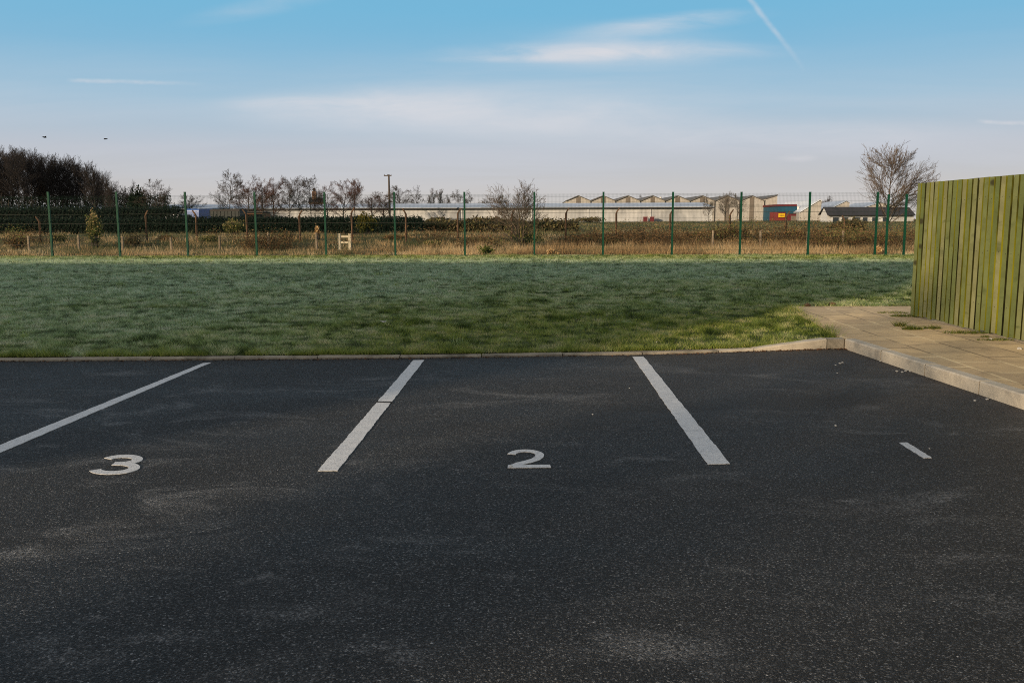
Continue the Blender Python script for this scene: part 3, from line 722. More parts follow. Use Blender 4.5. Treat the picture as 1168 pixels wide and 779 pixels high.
# loose grit and dead leaves swept along the kerb
k = 700; r = np.random.default_rng(5)
gxs = np.concatenate([r.uniform(KL[1].x, corner.x, k), r.normal(corner.x - .5, .5, 200)]); gxs = np.minimum(gxs, corner.x)
gy = np.array([kline(q) for q in gxs]) - np.abs(r.normal(0, .045, len(gxs))) - .004
B = blades(gxs, gy, np.full(len(gxs), .003), .004 + .01 * r.random(len(gxs)), .012 + .016 * r.random(len(gxs)), 2.2, 8)
tag(link('leaf_litter', np_mesh('leaf_litter', B, 3, {}), M['leaf']), 'brown grit and leaf crumbs swept against the kerb', 'leaf litter', kind='stuff')
for px, lab in ((553, 'green weed sprouting from the kerb edging left of centre'), (592, 'green weed sprouting from the kerb edging near the painted 2 bay'), (850, 'small green weed where the kerb starts to rise'), (925, 'brown weed at the kerb foot by the raised corner')):
    yk_ = float(np.interp(px, [p[0] for p in kpix], [p[1] for p in kpix]))
    o = tuft(px, yk_ - 1, 60, .05, .05, lab, .0); o['group'] = 'weeds along the kerb'

# ------------------------------------------------------------------ green mesh fence
gf = empty('mesh_fence', (0, FENCE_Y, .15)); tag(gf, 'green welded mesh security fence along the far side of the lawn', 'fence')
def post(mb, x, y, z0, z1):
    mb.box(x - .035, x + .035, y - .03, y + .03, z0, z1); mb.box(x - .038, x + .038, y - .033, y + .033, z1, z1 + .015)
    for k in range(6): mb.box(x - .03, x + .03, y - .042, y - .031, z0 + .3 + k * .38, z0 + .36 + k * .38)
pxs = [(-178, 291.5), (-99.5, 291.5), (-21, 291.5), (57.3, 291.5), (134.8, 291.6), (212.7, 291), (291.7, 290.7), (371, 290.5), (450.3, 290.3), (530, 290.2), (609.5, 290.2), (688, 290.3), (767, 291), (844.7, 291.6), (922.6, 291.6), (999.5, 291)]
PP = []
for px, py in pxs:
    c = at(px, 256, FENCE_Y); PP.append(c.x)
    b = MB(); post(b, c.x, 0, -.1, at(px, 219.5, FENCE_Y).z - .15); b.build('post', M['post'], gf)
TOP = at(600, 220.5, FENCE_Y).z - .15
def mesh_panel(p0, p1, z0, z1, parent):
    d = p1 - p0; L = np.linalg.norm(d); nv = int(L / .05); s = np.linspace(.03, L - .03, nv) / L
    q = p0 + d * s[:, None]
    a = np.c_[q, np.full(nv, z0)]; e = np.c_[q, np.full(nv, z1)]
    hz = np.array(list(np.arange(z0 + .02, z1, .2)) + [z0 + .07, z0 + .65, z0 + .7, z0 + 1.25, z0 + 1.3, z0 + 1.85, z0 + 1.9, z1 - .02, z1 - .06])
    nh = len(hz); off = np.array([0, -.006, 0])
    ha = np.c_[np.repeat(p0[None] + d * .01, nh, 0), hz] + off; he = np.c_[np.repeat(p1[None] - d * .01, nh, 0), hz] + off
    r_ = np.r_[np.full(nv, .0017), np.full(nh, .0027)]
    qv = sticks(np.r_[a, ha], np.r_[e, he], r_, r_, 3)
    link('mesh_panel', np_mesh('mesh_panel', qv, 4), M['wire'], parent)
for x0, x1 in zip(PP[:-1], PP[1:]):
    mesh_panel(np.array([x0, -.05]), np.array([x1, -.05]), .02, TOP - .03, gf)
gr = empty('mesh_fence', (0, FENCE_Y - .4, .15)); tag(gr, 'short return of green mesh fence with two closely set posts, by the big bare tree', 'fence')
ra, rb_ = at(1012, 256, FENCE_Y - .2), at(1032.5, 256, FENCE_Y - 1.0)
for q, py in ((ra, 222.5), (rb_, 222)):
    b = MB(); post(b, q.x, q.y - (FENCE_Y - .4), -.1, at(1012, py, q.y).z - .15); b.build('post', M['post'], gr)
rc = np.array([ra.x, ra.y - FENCE_Y + .4]); rd = np.array([rb_.x, rb_.y - FENCE_Y + .4])
mesh_panel(rc, rd, .02, TOP - .12, gr); mesh_panel(rd, rd + (rd - rc) * 4, .02, TOP - .12, gr)

# ------------------------------------------------------------------ old cranked-post fence and short stakes beyond
of = empty('wire_fence', (0, 0, 0)); tag(of, 'old wire fence on tall brown cranked posts beyond the green mesh fence', 'fence')
OY = 43.0
oposts = [(-18, 243, -1), (45, 247, -1), (105, 243, 1), (167, 240, 1), (224, 240, -1), (282, 239, -1), (342, 240, 1), (402, 237, 1), (463, 238, -1), (522, 237.5, 1), (584, 238, 1), (645, 237, 1), (703, 237, 1), (764, 238, 1), (832, 239, 1), (896, 241, 1), (963, 246, -1)]
OX = []
for px, py, s in oposts:
    c = at(px, 262, OY); t = at(px, py, OY); OX.append((c.x, t.z))
    ln = random.uniform(-.03, .03)
    b = MB(); zb = gz(OY) - .2; zk = t.z - .28
    b.tube([(c.x, OY, zb), (c.x + ln, OY, zk), (c.x + ln + .03 * s, OY - .02, zk + .08), (c.x + ln + s * .15, OY - .05, t.z)], [.052, .048, .046, .036], 4)
    b.build('post', M['oldpost'], of)
for hz in (.35, .9, 1.35):
    b = MB(); b.tube([(x_, OY - .07, gz(OY) + hz + .02 * (i % 2)) for i, (x_, _) in enumerate(OX)], .006, 4); b.build('wire', M['gutter'], of)
sf = empty('stock_fence', (0, 0, 0)); tag(sf, 'low stock fence of short weathered stakes in the rough grass', 'fence')
SY = 39.5; SX = []
for i, px in enumerate([-24, 32, 89, 139, 195, 250, 306, 361, 813, 868, 921, 962]):
    t = at(px, 264 + (5 if px < 300 else 2) * (px < 700) + random.uniform(-1, 2), SY); SX.append(t.x)
    b = MB(); b.tube([(t.x, SY, -.1), (t.x + random.uniform(-.03, .03), SY, t.z)], [.055, .05], 7); b.build('stake', M['stake'], sf)
for lo, hi in ((0, 8), (8, 12)):
    for hz in (.3, .6):
        b = MB(); b.tube([(x_, SY - .06, gz(SY) + hz) for x_ in SX[lo:hi]], .005, 4); b.build('wire', M['gutter'], sf)
# stile
st = empty('stile', at(393, 280, 39)); st.location.z = gz(39); tag(st, 'small pale timber stile of two posts and rungs in the rough grass', 'stile')
def stl(px, py): q = at(px, py, 39) - st.location; return q
for px in (387.3, 399.3):
    p0, p1 = stl(px, 283), stl(px, 266.5); b = MB(); b.box(p0.x - .06, p0.x + .06, -.06, .06, p0.z - .1, p1.z); b.build('post', M['stile'], st, bevel=.01)
for py in (270, 276.5):
    p0, p1 = stl(388, py), stl(398.6, py); b = MB(); b.box(p0.x + .05, p1.x - .05, -.05, .0, p0.z - .045, p0.z + .045); b.build('rung', M['stile'], st)

# ------------------------------------------------------------------ rough vegetation behind the fence
def veg(name, n_, y0, y1, hf, wf, lean, mat, label, cat, seed, keep=None, xr=None):
    r = np.random.default_rng(seed)
    y = y0 + (y1 - y0) * r.random(n_); x = (r.random(n_) * 2 - 1) * (y * .64 + 2)
    if xr is not None: x = xr[0] + (xr[1] - xr[0]) * r.random(n_)
    c = vnoise(x, y, 1.1, seed) * .6 + vnoise(x, y, .4, seed + 1) * .4
    if keep is not None:
        k = keep(x, y, c, r); x, y, c = x[k], y[k], c[k]
    h = hf(x, y, c, r); z = gza(x, y) - .03
    B = blades(x, y, z, h, wf * (.6 + .8 * r.random(len(x))), lean, seed + 5)
    tn = np.clip(r.random(len(x)) * .55 + (vnoise(x, y, 1.7, seed + 9) - .5) * 1.1 + .22, 0, 1)
    tp = np.tile(np.array([[0, 0, 1.0]]), (len(x), 1))
    return tag(link(name, np_mesh(name, B, 3, {'tint': t3(tn), 'tip': tp}), M[mat]), label, cat, kind='stuff')
rightw = lambda x: np.clip((x + 8) / 6, .0, 1)
veg('dry_grass', 90000, FENCE_Y + .35, 41.5, lambda x, y, c, r: (.10 + .62 * c ** 1.6 * (.45 + .55 * rightw(x)) * np.clip((y - FENCE_Y + .2) / 2, .25, 1)) * (.5 + .7 * r.random(len(x))), .016, .5, 'dry', 'long straw coloured dead grass behind the green fence', 'dead grass', 31,
    keep=lambda x, y, c, r: (r.random(len(x)) < (.35 + .65 * rightw(x)) * np.clip(1.5 * c, 0, 1)))
veg('rough_grass', 120000, 36, 58, lambda x, y, c, r: (.06 + .42 * c ** 2) * (.5 + .8 * r.random(len(x))) * np.where(y > 48, .5, 1), .018, .8, 'rough', 'tangled green and brown weeds on the bank', 'weeds', 41)
veg('dry_grass', 26000, 41, 47.5, lambda x, y, c, r: (.08 + .40 * c ** 1.6) * (.5 + .7 * r.random(len(x))), .018, .6, 'dry', 'straw tussocks on top of the bank', 'dead grass', 51, keep=lambda x, y, c, r: c > .56)
veg('field_grass', 60000, 58, 150, lambda x, y, c, r: .05 + .25 * c * (.5 + r.random(len(x))), .05, .9, 'rough', 'rough winter field grass before the buildings', 'field grass', 61)
# bramble stems arching over the bank
r = np.random.default_rng(77); k = 9000
y = 37.5 + 5.8 * r.random(k); x = (r.random(k) * 2 - 1) * (y * .64); c = vnoise(x, y, 1.9, 71)
kk = (c > .60 - .05 * np.clip((x + 4) / 6, 0, 1)); x, y = x[kk], y[kk]; z = gza(x, y); k = len(x)
a = r.random(k) * 6.283; l = .25 + .6 * r.random(k)
p0 = np.stack([x, y, z], 1); p1 = p0 + np.stack([np.cos(a) * l * .5, np.sin(a) * l * .5, l * .75], 1); p2 = p1 + np.stack([np.cos(a) * l * .6, np.sin(a) * l * .6, -l * .25 * r.random(k)], 1)
qv = sticks(np.r_[p0, p1], np.r_[p1, p2], np.full(2 * k, .008), np.full(2 * k, .006), 3)
mound = np.clip(vnoise(x, y, 1.9, 71) - .56, 0, 1) * 1.3
lf = p1[np.repeat(np.arange(k), 8)] + r.normal(0, .15, (k * 8, 3)); lf[:, 2] += np.repeat(mound, 8) * r.random(len(lf)) * .8
tl = np.tile(r.random(k) * .7, 2); tl = np.tile(tl, 3)
tag(link('bramble_stems', np_mesh('bramble_stems', qv, 4, {'tint': np.repeat(tl[:, None], 4, 1)}), M['bramble']), 'arching brown bramble stems over the bank', 'brambles', kind='stuff')
def leaves(P, size, seed):
    r = np.random.default_rng(seed); k = len(P)
    u = r.normal(size=(k, 3)); u /= np.linalg.norm(u, axis=1, keepdims=True); w = np.cross(u, r.normal(size=(k, 3))); w /= np.linalg.norm(w, axis=1, keepdims=True)
    s = size * (.5 + r.random(k))[:, None]
    return np.stack([P - u * s, P + w * s * .5, P + u * s, P - w * s * .5], 1)
tag(link('bramble_leaves', np_mesh('bramble_leaves', leaves(lf, .035, 78), 4, {'tint': np.repeat(np.clip(r.random(len(lf)) * .5 + vnoise(lf[:, 0], lf[:, 1], 1.3, 88) * .9 - .2, 0, 1)[:, None], 4, 1)}), M['bramble']), 'russet and green bramble leaves among the stems', 'brambles', kind='stuff')

def bush(name, px, py0, py1, wpx, Y, mat, n_, size, label, cat='bush', stems=True, group=None, seed=0):
    c = at(px, py0, Y); t = at(px, py1, Y); w = wpx / F * Y / 2; h = t.z - gz(Y) + .1
    o = empty(name, (c.x, Y, gz(Y) - .05)); tag(o, label, cat, group)
    r = np.random.default_rng(seed + int(px))
    d = r.normal(size=(n_, 3)); d /= np.linalg.norm(d, axis=1, keepdims=True); rad = r.random(n_) ** .45
    lump = .75 + .35 * np.sin(d[:, 0] * 5 + px) * np.cos(d[:, 2] * 6 + d[:, 1] * 4) + .12 * r.normal(size=n_)
    P = d * (rad * lump)[:, None] * np.array([w, w * .8, h * .5]) + np.array([0, 0, h * .52])
    P[:, 2] = np.maximum(P[:, 2], .02)
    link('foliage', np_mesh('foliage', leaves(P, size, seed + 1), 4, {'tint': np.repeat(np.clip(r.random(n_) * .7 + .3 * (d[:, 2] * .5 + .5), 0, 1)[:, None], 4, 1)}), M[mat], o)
    k = 40; tgt = P[r.integers(0, n_, k)]; p0 = np.zeros((k, 3)) + r.normal(0, .08, (k, 3)) * [1, 1, 0]
    link('stem', np_mesh('stem', sticks(p0, tgt, np.full(k, .018), np.full(k, .006), 3), 4), M['bark'], o)['kind'] = 'stuff'
    return o
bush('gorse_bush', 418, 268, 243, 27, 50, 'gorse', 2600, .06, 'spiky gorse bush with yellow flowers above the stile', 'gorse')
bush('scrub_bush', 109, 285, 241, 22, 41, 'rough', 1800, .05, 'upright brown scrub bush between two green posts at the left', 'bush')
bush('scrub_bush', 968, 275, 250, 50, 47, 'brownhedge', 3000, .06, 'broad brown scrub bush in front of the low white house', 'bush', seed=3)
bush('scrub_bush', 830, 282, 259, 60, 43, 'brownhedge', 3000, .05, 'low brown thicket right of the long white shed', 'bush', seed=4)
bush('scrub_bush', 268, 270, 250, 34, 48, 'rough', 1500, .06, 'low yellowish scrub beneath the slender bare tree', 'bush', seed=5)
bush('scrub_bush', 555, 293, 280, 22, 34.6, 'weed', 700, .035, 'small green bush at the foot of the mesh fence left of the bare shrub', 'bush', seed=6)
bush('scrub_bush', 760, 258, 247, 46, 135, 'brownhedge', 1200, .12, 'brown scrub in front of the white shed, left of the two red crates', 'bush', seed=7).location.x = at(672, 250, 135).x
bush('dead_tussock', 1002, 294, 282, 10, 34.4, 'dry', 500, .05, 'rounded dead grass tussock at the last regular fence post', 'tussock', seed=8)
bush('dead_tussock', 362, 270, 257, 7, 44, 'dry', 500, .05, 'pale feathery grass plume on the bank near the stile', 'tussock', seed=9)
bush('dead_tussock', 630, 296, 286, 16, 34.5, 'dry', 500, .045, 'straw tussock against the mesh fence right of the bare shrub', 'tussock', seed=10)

hq = random.Random(31)
for i, (px, w_, top) in enumerate([(22, 34, 266), (70, 26, 268), (150, 30, 267), (190, 24, 270), (240, 30, 268), (330, 28, 268), (450, 30, 270), (495, 26, 273), (540, 30, 271), (660, 34, 268), (700, 24, 272), (735, 26, 270), (790, 30, 267), (870, 26, 268), (910, 34, 266), (945, 24, 270)]):
    Yq = 41.5 + hq.uniform(-1.5, 3)
    bush('bramble_mound', px + hq.uniform(-3, 3), 284, top + hq.uniform(-2, 2), w_, Yq, ('bramble', 'rough', 'brownhedge')[i % 3], 900, .045, 'low tangled mound of brambles and weeds on the bank behind the mesh fence', 'bramble', group='bramble mounds along the bank', seed=200 + i)
def hedge(px0, px1, py0, Y, depth, mat, n_, size, label, seed, rag=.25, h=None):
    a, c = at(px0, py0, Y), at(px1, py0, Y); H = (a.z + c.z) / 2 - gz(Y)
    o = empty('hedge', ((a.x + c.x) / 2, Y, gz(Y))); tag(o, label, 'hedge')
    L = c.x - a.x; r = np.random.default_rng(seed)
    P = np.stack([(r.random(n_) - .5) * L, (r.random(n_) - .5) * depth, r.random(n_) ** .8 * H], 1)
    P[:, 2] *= 1 - rag * .5 + rag * vnoise(P[:, 0], P[:, 1], 1.3, seed) + .08 * r.normal(size=n_)
    link('foliage', np_mesh('foliage', leaves(P, size, seed), 4, {'tint': np.repeat(r.random(n_)[:, None], 4, 1)}), M[mat], o)
    k = int(L * 3); p0 = np.stack([(r.random(k) - .5) * L, (r.random(k) - .5) * depth * .6, np.zeros(k)], 1); p1 = p0 + np.stack([r.normal(0, .1, k), r.normal(0, .1, k), np.full(k, H * .8)], 1)
    link('stem', np_mesh('stem', sticks(p0, p1, np.full(k, .03), np.full(k, .01), 3), 4), M['bark'], o)['kind'] = 'stuff'
hedge(-170, 482, 249.5, 60, 1.6, 'hedge', 90000, .065, 'long low dark clipped hedge beyond the bank at the left', 91, .12)
hedge(482, 660, 250.5, 62, 1.6, 'brownhedge', 9000, .10, 'thin brown hedge continuing behind the bare shrub', 92, .5)
hedge(-150, 192, 222, 138, 3.0, 'evergreen', 60000, .11, 'dark evergreen hedge below the tall grove', 93, .35)
hedge(-160, 205, 238, 75, 2.0, 'hedge', 50000, .075, 'taller dark blue green hedge below the grove at the left', 94, .15)
bush('evergreen_bush', 158, 250, 213, 26, 110, 'evergreen', 2600, .16, 'dense dark evergreen between the grove and the round bare tree', 'bush', seed=11)

# ------------------------------------------------------------------ bare trees
def grow(rg, style):
    """unit-height bare tree as arrays of sticks per level"""
    S = []
    up, ang, nch, ratio, lv_max, jit, first, seg, frac = style
    def br(p, d, L, r, lvl):
        ns = (7, 5, 4, 3, 2)[lvl]
        q = p.copy(); dd = d.copy(); pts = [q.copy()]; rads = [r]
        for i in range(ns):
            dd = dd + rg.normal(0, jit * (.5 if lvl == 0 else 1), 3) + np.array([0, 0, up * (.3 if lvl == 0 else 1)]); dd /= np.linalg.norm(dd)
            q = q + dd * L / ns; pts.append(q.copy()); rads.append(r * (1 - (.75 if lvl else .8) * (i + 1) / ns))
        for i in range(ns): S.append((pts[i], pts[i + 1], rads[i], rads[i + 1], lvl))
        if lvl >= lv_max: return
        k = nch[min(lvl, len(nch) - 1)]
        for j in range(k):
            t = first[min(lvl, len(first) - 1)] + (1 - first[min(lvl, len(first) - 1)]) * (j + rg.random()) / k; t = min(t, .999)
            i = int(t * ns); f = t * ns - i; pos = pts[i] * (1 - f) + pts[i + 1] * f
            axis = pts[i + 1] - pts[i]; axis /= np.linalg.norm(axis)
            s = np.cross(axis, rg.normal(size=3)); s /= np.linalg.norm(s)
            th = R(ang[min(lvl, len(ang) - 1)]) * (.7 + .6 * rg.random())
            nd = axis * math.cos(th) + s * math.sin(th)
            br(pos, nd, L * ratio[min(lvl, len(ratio) - 1)] * (.7 + .5 * rg.random()) * (1 - .45 * t if lvl == 0 else 1 - .3 * t), max((rads[i] * (1 - f) + rads[i + 1] * f) * .6, .0012), lvl + 1)
    br(np.zeros(3), np.array([0, 0, 1.0]), frac, seg, 0)
    return S
STY = {  # up, angles, children, length ratios, levels, jitter, first, trunk radius, trunk length
    'upright': (.075, (27, 28, 32, 32), (20, 9, 6, 3), (.56, .48, .5, .55), 4, .06, (.3, .2, .2), .012, .88),
    'grove':   (.05, (36, 26, 24, 24), (30, 9, 5, 2), (.50, .56, .58, .7), 4, .035, (.28, .15, .15), .012, .90),
    'round':   (.05, (52, 36, 32, 30), (19, 9, 6, 3), (.58, .50, .55, .65), 4, .06, (.22, .2, .2), .018, .80),
    'slender': (.04, (60, 38, 34, 30), (28, 9, 6, 2), (.42, .46, .55, .65), 4, .06, (.25, .2, .2), .013, .97),
    'fan':     (.03, (50, 26, 24, 24), (36, 9, 5, 2), (.68, .56, .58, .7), 4, .03, (.12, .15, .15), .014, .86),
    'shrub':   (.05, (46, 32, 30, 30), (24, 9, 5, 2), (1.25, .52, .55, .6), 4, .07, (.03, .15, .2), .014, .45),
    'umbrella': (.02, (64, 45, 42, 40), (12, 8, 7, 4), (.55, .5, .5, .5), 4, .14, (.5, .2, .2), .02, .85),
}
protos = {}
def proto(style, var, mt_trunk, mt_crown, twig=1.0):
    key = (style, var, mt_trunk, mt_crown, twig)
    if key in protos: return protos[key]
    rg = np.random.default_rng(100 + var); S = grow(rg, STY[style])
    H = float(np.percentile([s[1][2] for s in S], 99.5))
    A = lambda L, i: np.array([s[i] for s in L]) / H
    tr = [s for s in S if s[4] == 0]; cr = [s for s in S if s[4] > 0]
    tm = np_mesh('trunk', sticks(A(tr, 0), A(tr, 1), A(tr, 2), A(tr, 3), 8), 4); tm.materials.append(M[mt_trunk])
    mn = .0011 * twig
    cm = np_mesh('crown', sticks(A(cr, 0), A(cr, 1), np.maximum(A(cr, 2), mn), np.maximum(A(cr, 3), mn * .7), 3), 4); cm.materials.append(M[mt_crown])
    protos[key] = (tm, cm); return protos[key]
def tree(name, px, pytop, Y, style, var, mt, mc, label, group=None, wide=1.0, twig=1.0, base=None):
    c = at(px, 250, Y); t = at(px, pytop, Y); zb = gz(Y) - .05; H = t.z - zb
    o = empty(name, (c.x, Y, zb), (px * 1.7) % 6.28); o.scale = (H * wide, H * wide, H); tag(o, label, 'tree', group)
    tm, cm = proto(style, var, mt, mc, twig)
    for nm, me_ in (('trunk', tm), ('crown', cm)):
        q = bpy.data.objects.new(nm, me_); COL.objects.link(q); q.parent = o
    return o
# the grove at the left
rg = random.Random(12)
outline = [(-60, 160), (0, 168), (20, 168), (40, 171), (60, 176), (85, 180), (105, 186), (122, 196), (136, 211)]
for i in range(32):
    px = -70 + 204 * (i + .5) / 32 + rg.uniform(-2.5, 2.5)
    top = np.interp(px, [p[0] for p in outline], [p[1] for p in outline]) + abs(rg.gauss(0, 2))
    tree('grove_tree', px, top, rg.uniform(112, 134), 'grove', i % 5, 'bark', 'grovetwig', 'tall dark bare tree in the dense grove at the left edge', 'tall bare trees of the grove', wide=.95, twig=.9)
T = [
 (146, 207, 120, 'round', 1, 'bark', 'twig', 'small dark bare tree just right of the grove', 'bare_tree', .8),
 (182, 205, 108, 'round', 2, 'bark', 'twig', 'rounded grey bare tree between the grove and the second hedge end', 'bare_tree', 1.0),
 (216, 222, 112, 'round', 3, 'bark', 'twig', 'low rounded bare bush tree above the parked cars', 'bare_tree', 1.3),
 (262, 194, 110, 'slender', 4, 'bark', 'twig', 'slender tall bare tree standing alone with one straight trunk', 'bare_tree', .95),
 (285, 201, 116, 'round', 5, 'bark', 'redtwig', 'reddish bare tree next to the slender tree, left of the red group', 'bare_tree', .95),
 (299, 203, 112, 'round', 6, 'bark', 'redtwig', 'reddish bare tree in the middle of the red group of three', 'bare_tree', .9),
 (312, 202, 118, 'round', 1, 'bark', 'redtwig', 'reddish bare tree, right of the red group of three', 'bare_tree', .9),
 (330, 203, 125, 'slender', 7, 'bark', 'twig', 'thin open bare tree, first of three left of the chimney', 'bare_tree', .9),
 (342, 202, 122, 'slender', 8, 'bark', 'twig', 'thin open bare tree, middle of three left of the chimney', 'bare_tree', .8),
 (355, 201, 128, 'slender', 9, 'bark', 'twig', 'thin open bare tree right beside the chimney', 'bare_tree', .9),
 (374, 208, 125, 'round', 5, 'bark', 'redtwig', 'russet bare tree right of the chimney', 'bare_tree', .9),
 (391, 206, 120, 'round', 2, 'bark', 'redtwig', 'dense russet bare tree with a pale leaning trunk', 'bare_tree', .95),
 (404, 204, 127, 'upright', 3, 'bark', 'redtwig', 'tall russet bare tree with brushy top left of the utility pole', 'bare_tree', .9),
 (424, 219, 135, 'round', 6, 'bark', 'redtwig', 'low russet tree left of the utility pole', 'bare_tree', 1.2),
 (438, 218, 140, 'round', 1, 'bark', 'redtwig', 'low russet tree touching the utility pole', 'bare_tree', 1.1),
 (457, 212, 165, 'round', 3, 'bark', 'twig', 'rounded dark bare tree right of the utility pole', 'bare_tree', 1.0),
 (477, 212, 165, 'umbrella', 2, 'bark', 'twig', 'small umbrella shaped bare tree with a clear trunk', 'bare_tree', .75),
 (492, 215, 170, 'upright', 1, 'bark', 'greytwig', 'faint grey upright tree right of the umbrella shaped tree', 'bare_tree', .8),
 (504, 216, 172, 'upright', 2, 'bark', 'greytwig', 'faint grey tree with a wispy top in the middle distance', 'bare_tree', .8),
 (514, 219, 165, 'round', 5, 'bark', 'twig', 'dark bare tree left of the twin bare trees over the shed', 'bare_tree', .8),
 (525, 216, 160, 'umbrella', 4, 'bark', 'twig', 'open dark bare tree with spreading boughs behind a green post', 'bare_tree', .8),
 (536, 218, 165, 'umbrella', 6, 'bark', 'twig', 'small dark bare tree just right of the spreading tree', 'bare_tree', .6),
 (553, 226, 210, 'round', 2, 'bark', 'twig', 'distant low bare tree left of the bare shrub', 'bare_tree', 1.2),
 (566, 223, 215, 'round', 3, 'bark', 'twig', 'distant rounded dark tree behind the bare shrub', 'bare_tree', 1.5),
 (734, 223, 290, 'round', 5, 'bark', 'twig', 'dark rounded tree behind the saw tooth roofs', 'bare_tree', 1.3),
 (941, 224, 280, 'round', 6, 'bark', 'twig', 'small dark round tree behind the frosted roofs', 'bare_tree', 1.0),
 (808, 222, 138, 'round', 1, 'greytwig', 'greytwig', 'grey bare tree in front of the right end of the white shed', 'bare_tree', .7),
 (827, 219, 142, 'round', 4, 'greytwig', 'greytwig', 'grey forked bare tree before the beige gables', 'bare_tree', .9),
 (841, 221, 140, 'round', 3, 'greytwig', 'greytwig', 'grey bare tree touching the green post before the beige gables', 'bare_tree', .8),
]
for px, py, Y, s, va, mt, mc, lab, nm, wd_ in T:
    tree(nm, px, py, Y, s, va, mt, mc, lab, wide=wd_ * (1.2 if mc == 'redtwig' else 1.05), twig=1.15)
tree('bare_tree', 1013, 166, 52, 'fan', 21, 'tantwig', 'tantwig', 'big fan shaped bare tree behind the end of the mesh fence', wide=1.0, twig=1.15)
tree('bare_shrub', 595, 208, 40, 'shrub', 24, 'mossbark', 'tantwig', 'many stemmed bare shrub with mossy trunks behind the mesh fence', wide=1.0, twig=1.5)
bush('scrub_bush', 598, 283, 252, 56, 40.6, 'rough', 1600, .045, 'mossy undergrowth round the stems of the bare shrub', 'bush', seed=14)

# ------------------------------------------------------------------ buildings
def pt(px, py, Y): return at(px, py, Y)
def slab(mb, pts, t=.15):
    pts = [Vector(p) for p in pts]; nrm = (pts[1] - pts[0]).cross(pts[2] - pts[0]).normalized()
    if nrm.z < 0: nrm = -nrm
    mb.prism(pts, nrm * t)
# long low shed with frosted roof
SYD = 150; zg = gz(SYD) - .3
ls = empty('long_shed', (at(400, 250, SYD).x, SYD, zg)); tag(ls, 'long low white sided shed with a frosted roof behind the fences', 'shed')
o_ = Vector(ls.location)
xl, xr = at(-200, 240, SYD).x, at(812, 240, SYD).x
ze = at(600, 237.4, SYD).z; zr = at(600, 232.8, SYD + 9).z
b = MB(); b.box(xl - o_.x, xr - o_.x, 0, 18, 0, ze - zg); b.build('wall', M['whitewall'], ls)
b = MB()
for ya, yb, za, zb in ((-.4, 9, ze, zr), (18.4, 9, ze, zr)):
    slab(b, [(xl - o_.x - .3, ya, za - zg + .02), (xr - o_.x + .3, ya, za - zg + .02), (xr - o_.x + .3, yb, zb - zg), (xl - o_.x - .3, yb, zb - zg)], .12)
b.build('roof', M['frostroof'], ls)
b = MB()
for xq in (xl, xr - .12): b.prism([(xq - o_.x, 0, ze - zg), (xq - o_.x, 18, ze - zg), (xq - o_.x, 9, zr - zg)], (.12, 0, 0))
b.build('gable_end', M['whitewall'], ls)
b = MB(); b.box(xl - o_.x - .3, xr - o_.x + .3, -.55, -.41, ze - zg - .18, ze - zg + .02); b.build('gutter', M['gutter'], ls)
for px in (276, 455, 526.5, 606, 670.5, 741.5, 811):
    q = at(px, 245, SYD).x - o_.x; b = MB(); b.box(q - .16, q + .16, -.12, -.005, 0, ze - zg - .2); b.build('column', M['column' if px > 450 else 'gutter'], ls)
# saw-tooth warehouse
WY = 200; zw = gz(WY) - .4
bounds = [645.5 + 28.3 * k for k in range(9)]
wo = empty('saw_tooth_warehouse', (at(760, 250, WY).x, WY, zw)); tag(wo, 'beige warehouse with a row of pointed saw tooth gables', 'warehouse')
ox = wo.location.x
for i in range(8):
    a, c = at(bounds[i], 229.8, WY), at(bounds[i + 1], 229.8, WY); pk = at((bounds[i] + bounds[i + 1]) / 2, 223.9, WY)
    xa, xc, xp = a.x - ox, c.x - ox, pk.x - ox; zE, zP = a.z - zw, pk.z - zw
    b = MB(); b.prism([(xa + .02, 0, 0), (xc - .02, 0, 0), (xc - .02, 0, zE), (xp, 0, zP), (xa + .02, 0, zE)], (0, 45, 0)); b.build('gable_wall', M['gable'], wo)
    b = MB()
    slab(b, [(xa, -.35, zE + .02), (xp, -.35, zP + .02), (xp, 45, zP + .02), (xa, 45, zE + .02)], .16)
    slab(b, [(xp, -.35, zP + .02), (xc, -.35, zE + .02), (xc, 45, zE + .02), (xp, 45, zP + .02)], .16)
    b.build('roof', M['greyroof'], wo)
    b = MB(); b.box(xp - .48, xp + .48, -.08, -.01, 0 if i > 5 else zE - 2.2, zP - .25); b.build('vent_panel', M['vent'], wo)
    b = MB(); b.box(xc - .09, xc + .09, -.16, -.085, 0, zE); b.build('downpipe', M['gutter'], wo)
a, c = at(872, 227.6, WY), at(886.8, 223, WY); xa, xc = a.x - ox, c.x - ox
b = MB(); b.prism([(xa + .02, 0, 0), (xc, 0, 0), (xc, 0, c.z - zw), (xa + .02, 0, a.z - zw)], (0, 30, 0)); b.build('gable_wall', M['gable'], wo)
b = MB(); slab(b, [(xa, -.3, a.z - zw + .02), (xc + .1, -.3, c.z - zw + .02), (xc + .1, 30, c.z - zw + .02), (xa, 30, a.z - zw + .02)], .16); b.build('roof', M['greyroof'], wo)
b = MB(); b.box(xa + .1, xa + 2.7, -.1, -.01, 0, at(875, 245, WY).z - zw); b.build('door', M['vent'], wo)
b = MB(); q = at(753.5, 226, WY + 4); b.tube([(q.x - ox, 4, 4), (q.x - ox, 4, at(753, 224.8, WY + 4).z - zw)], .24, 10); b.build('flue', M['render'], wo)

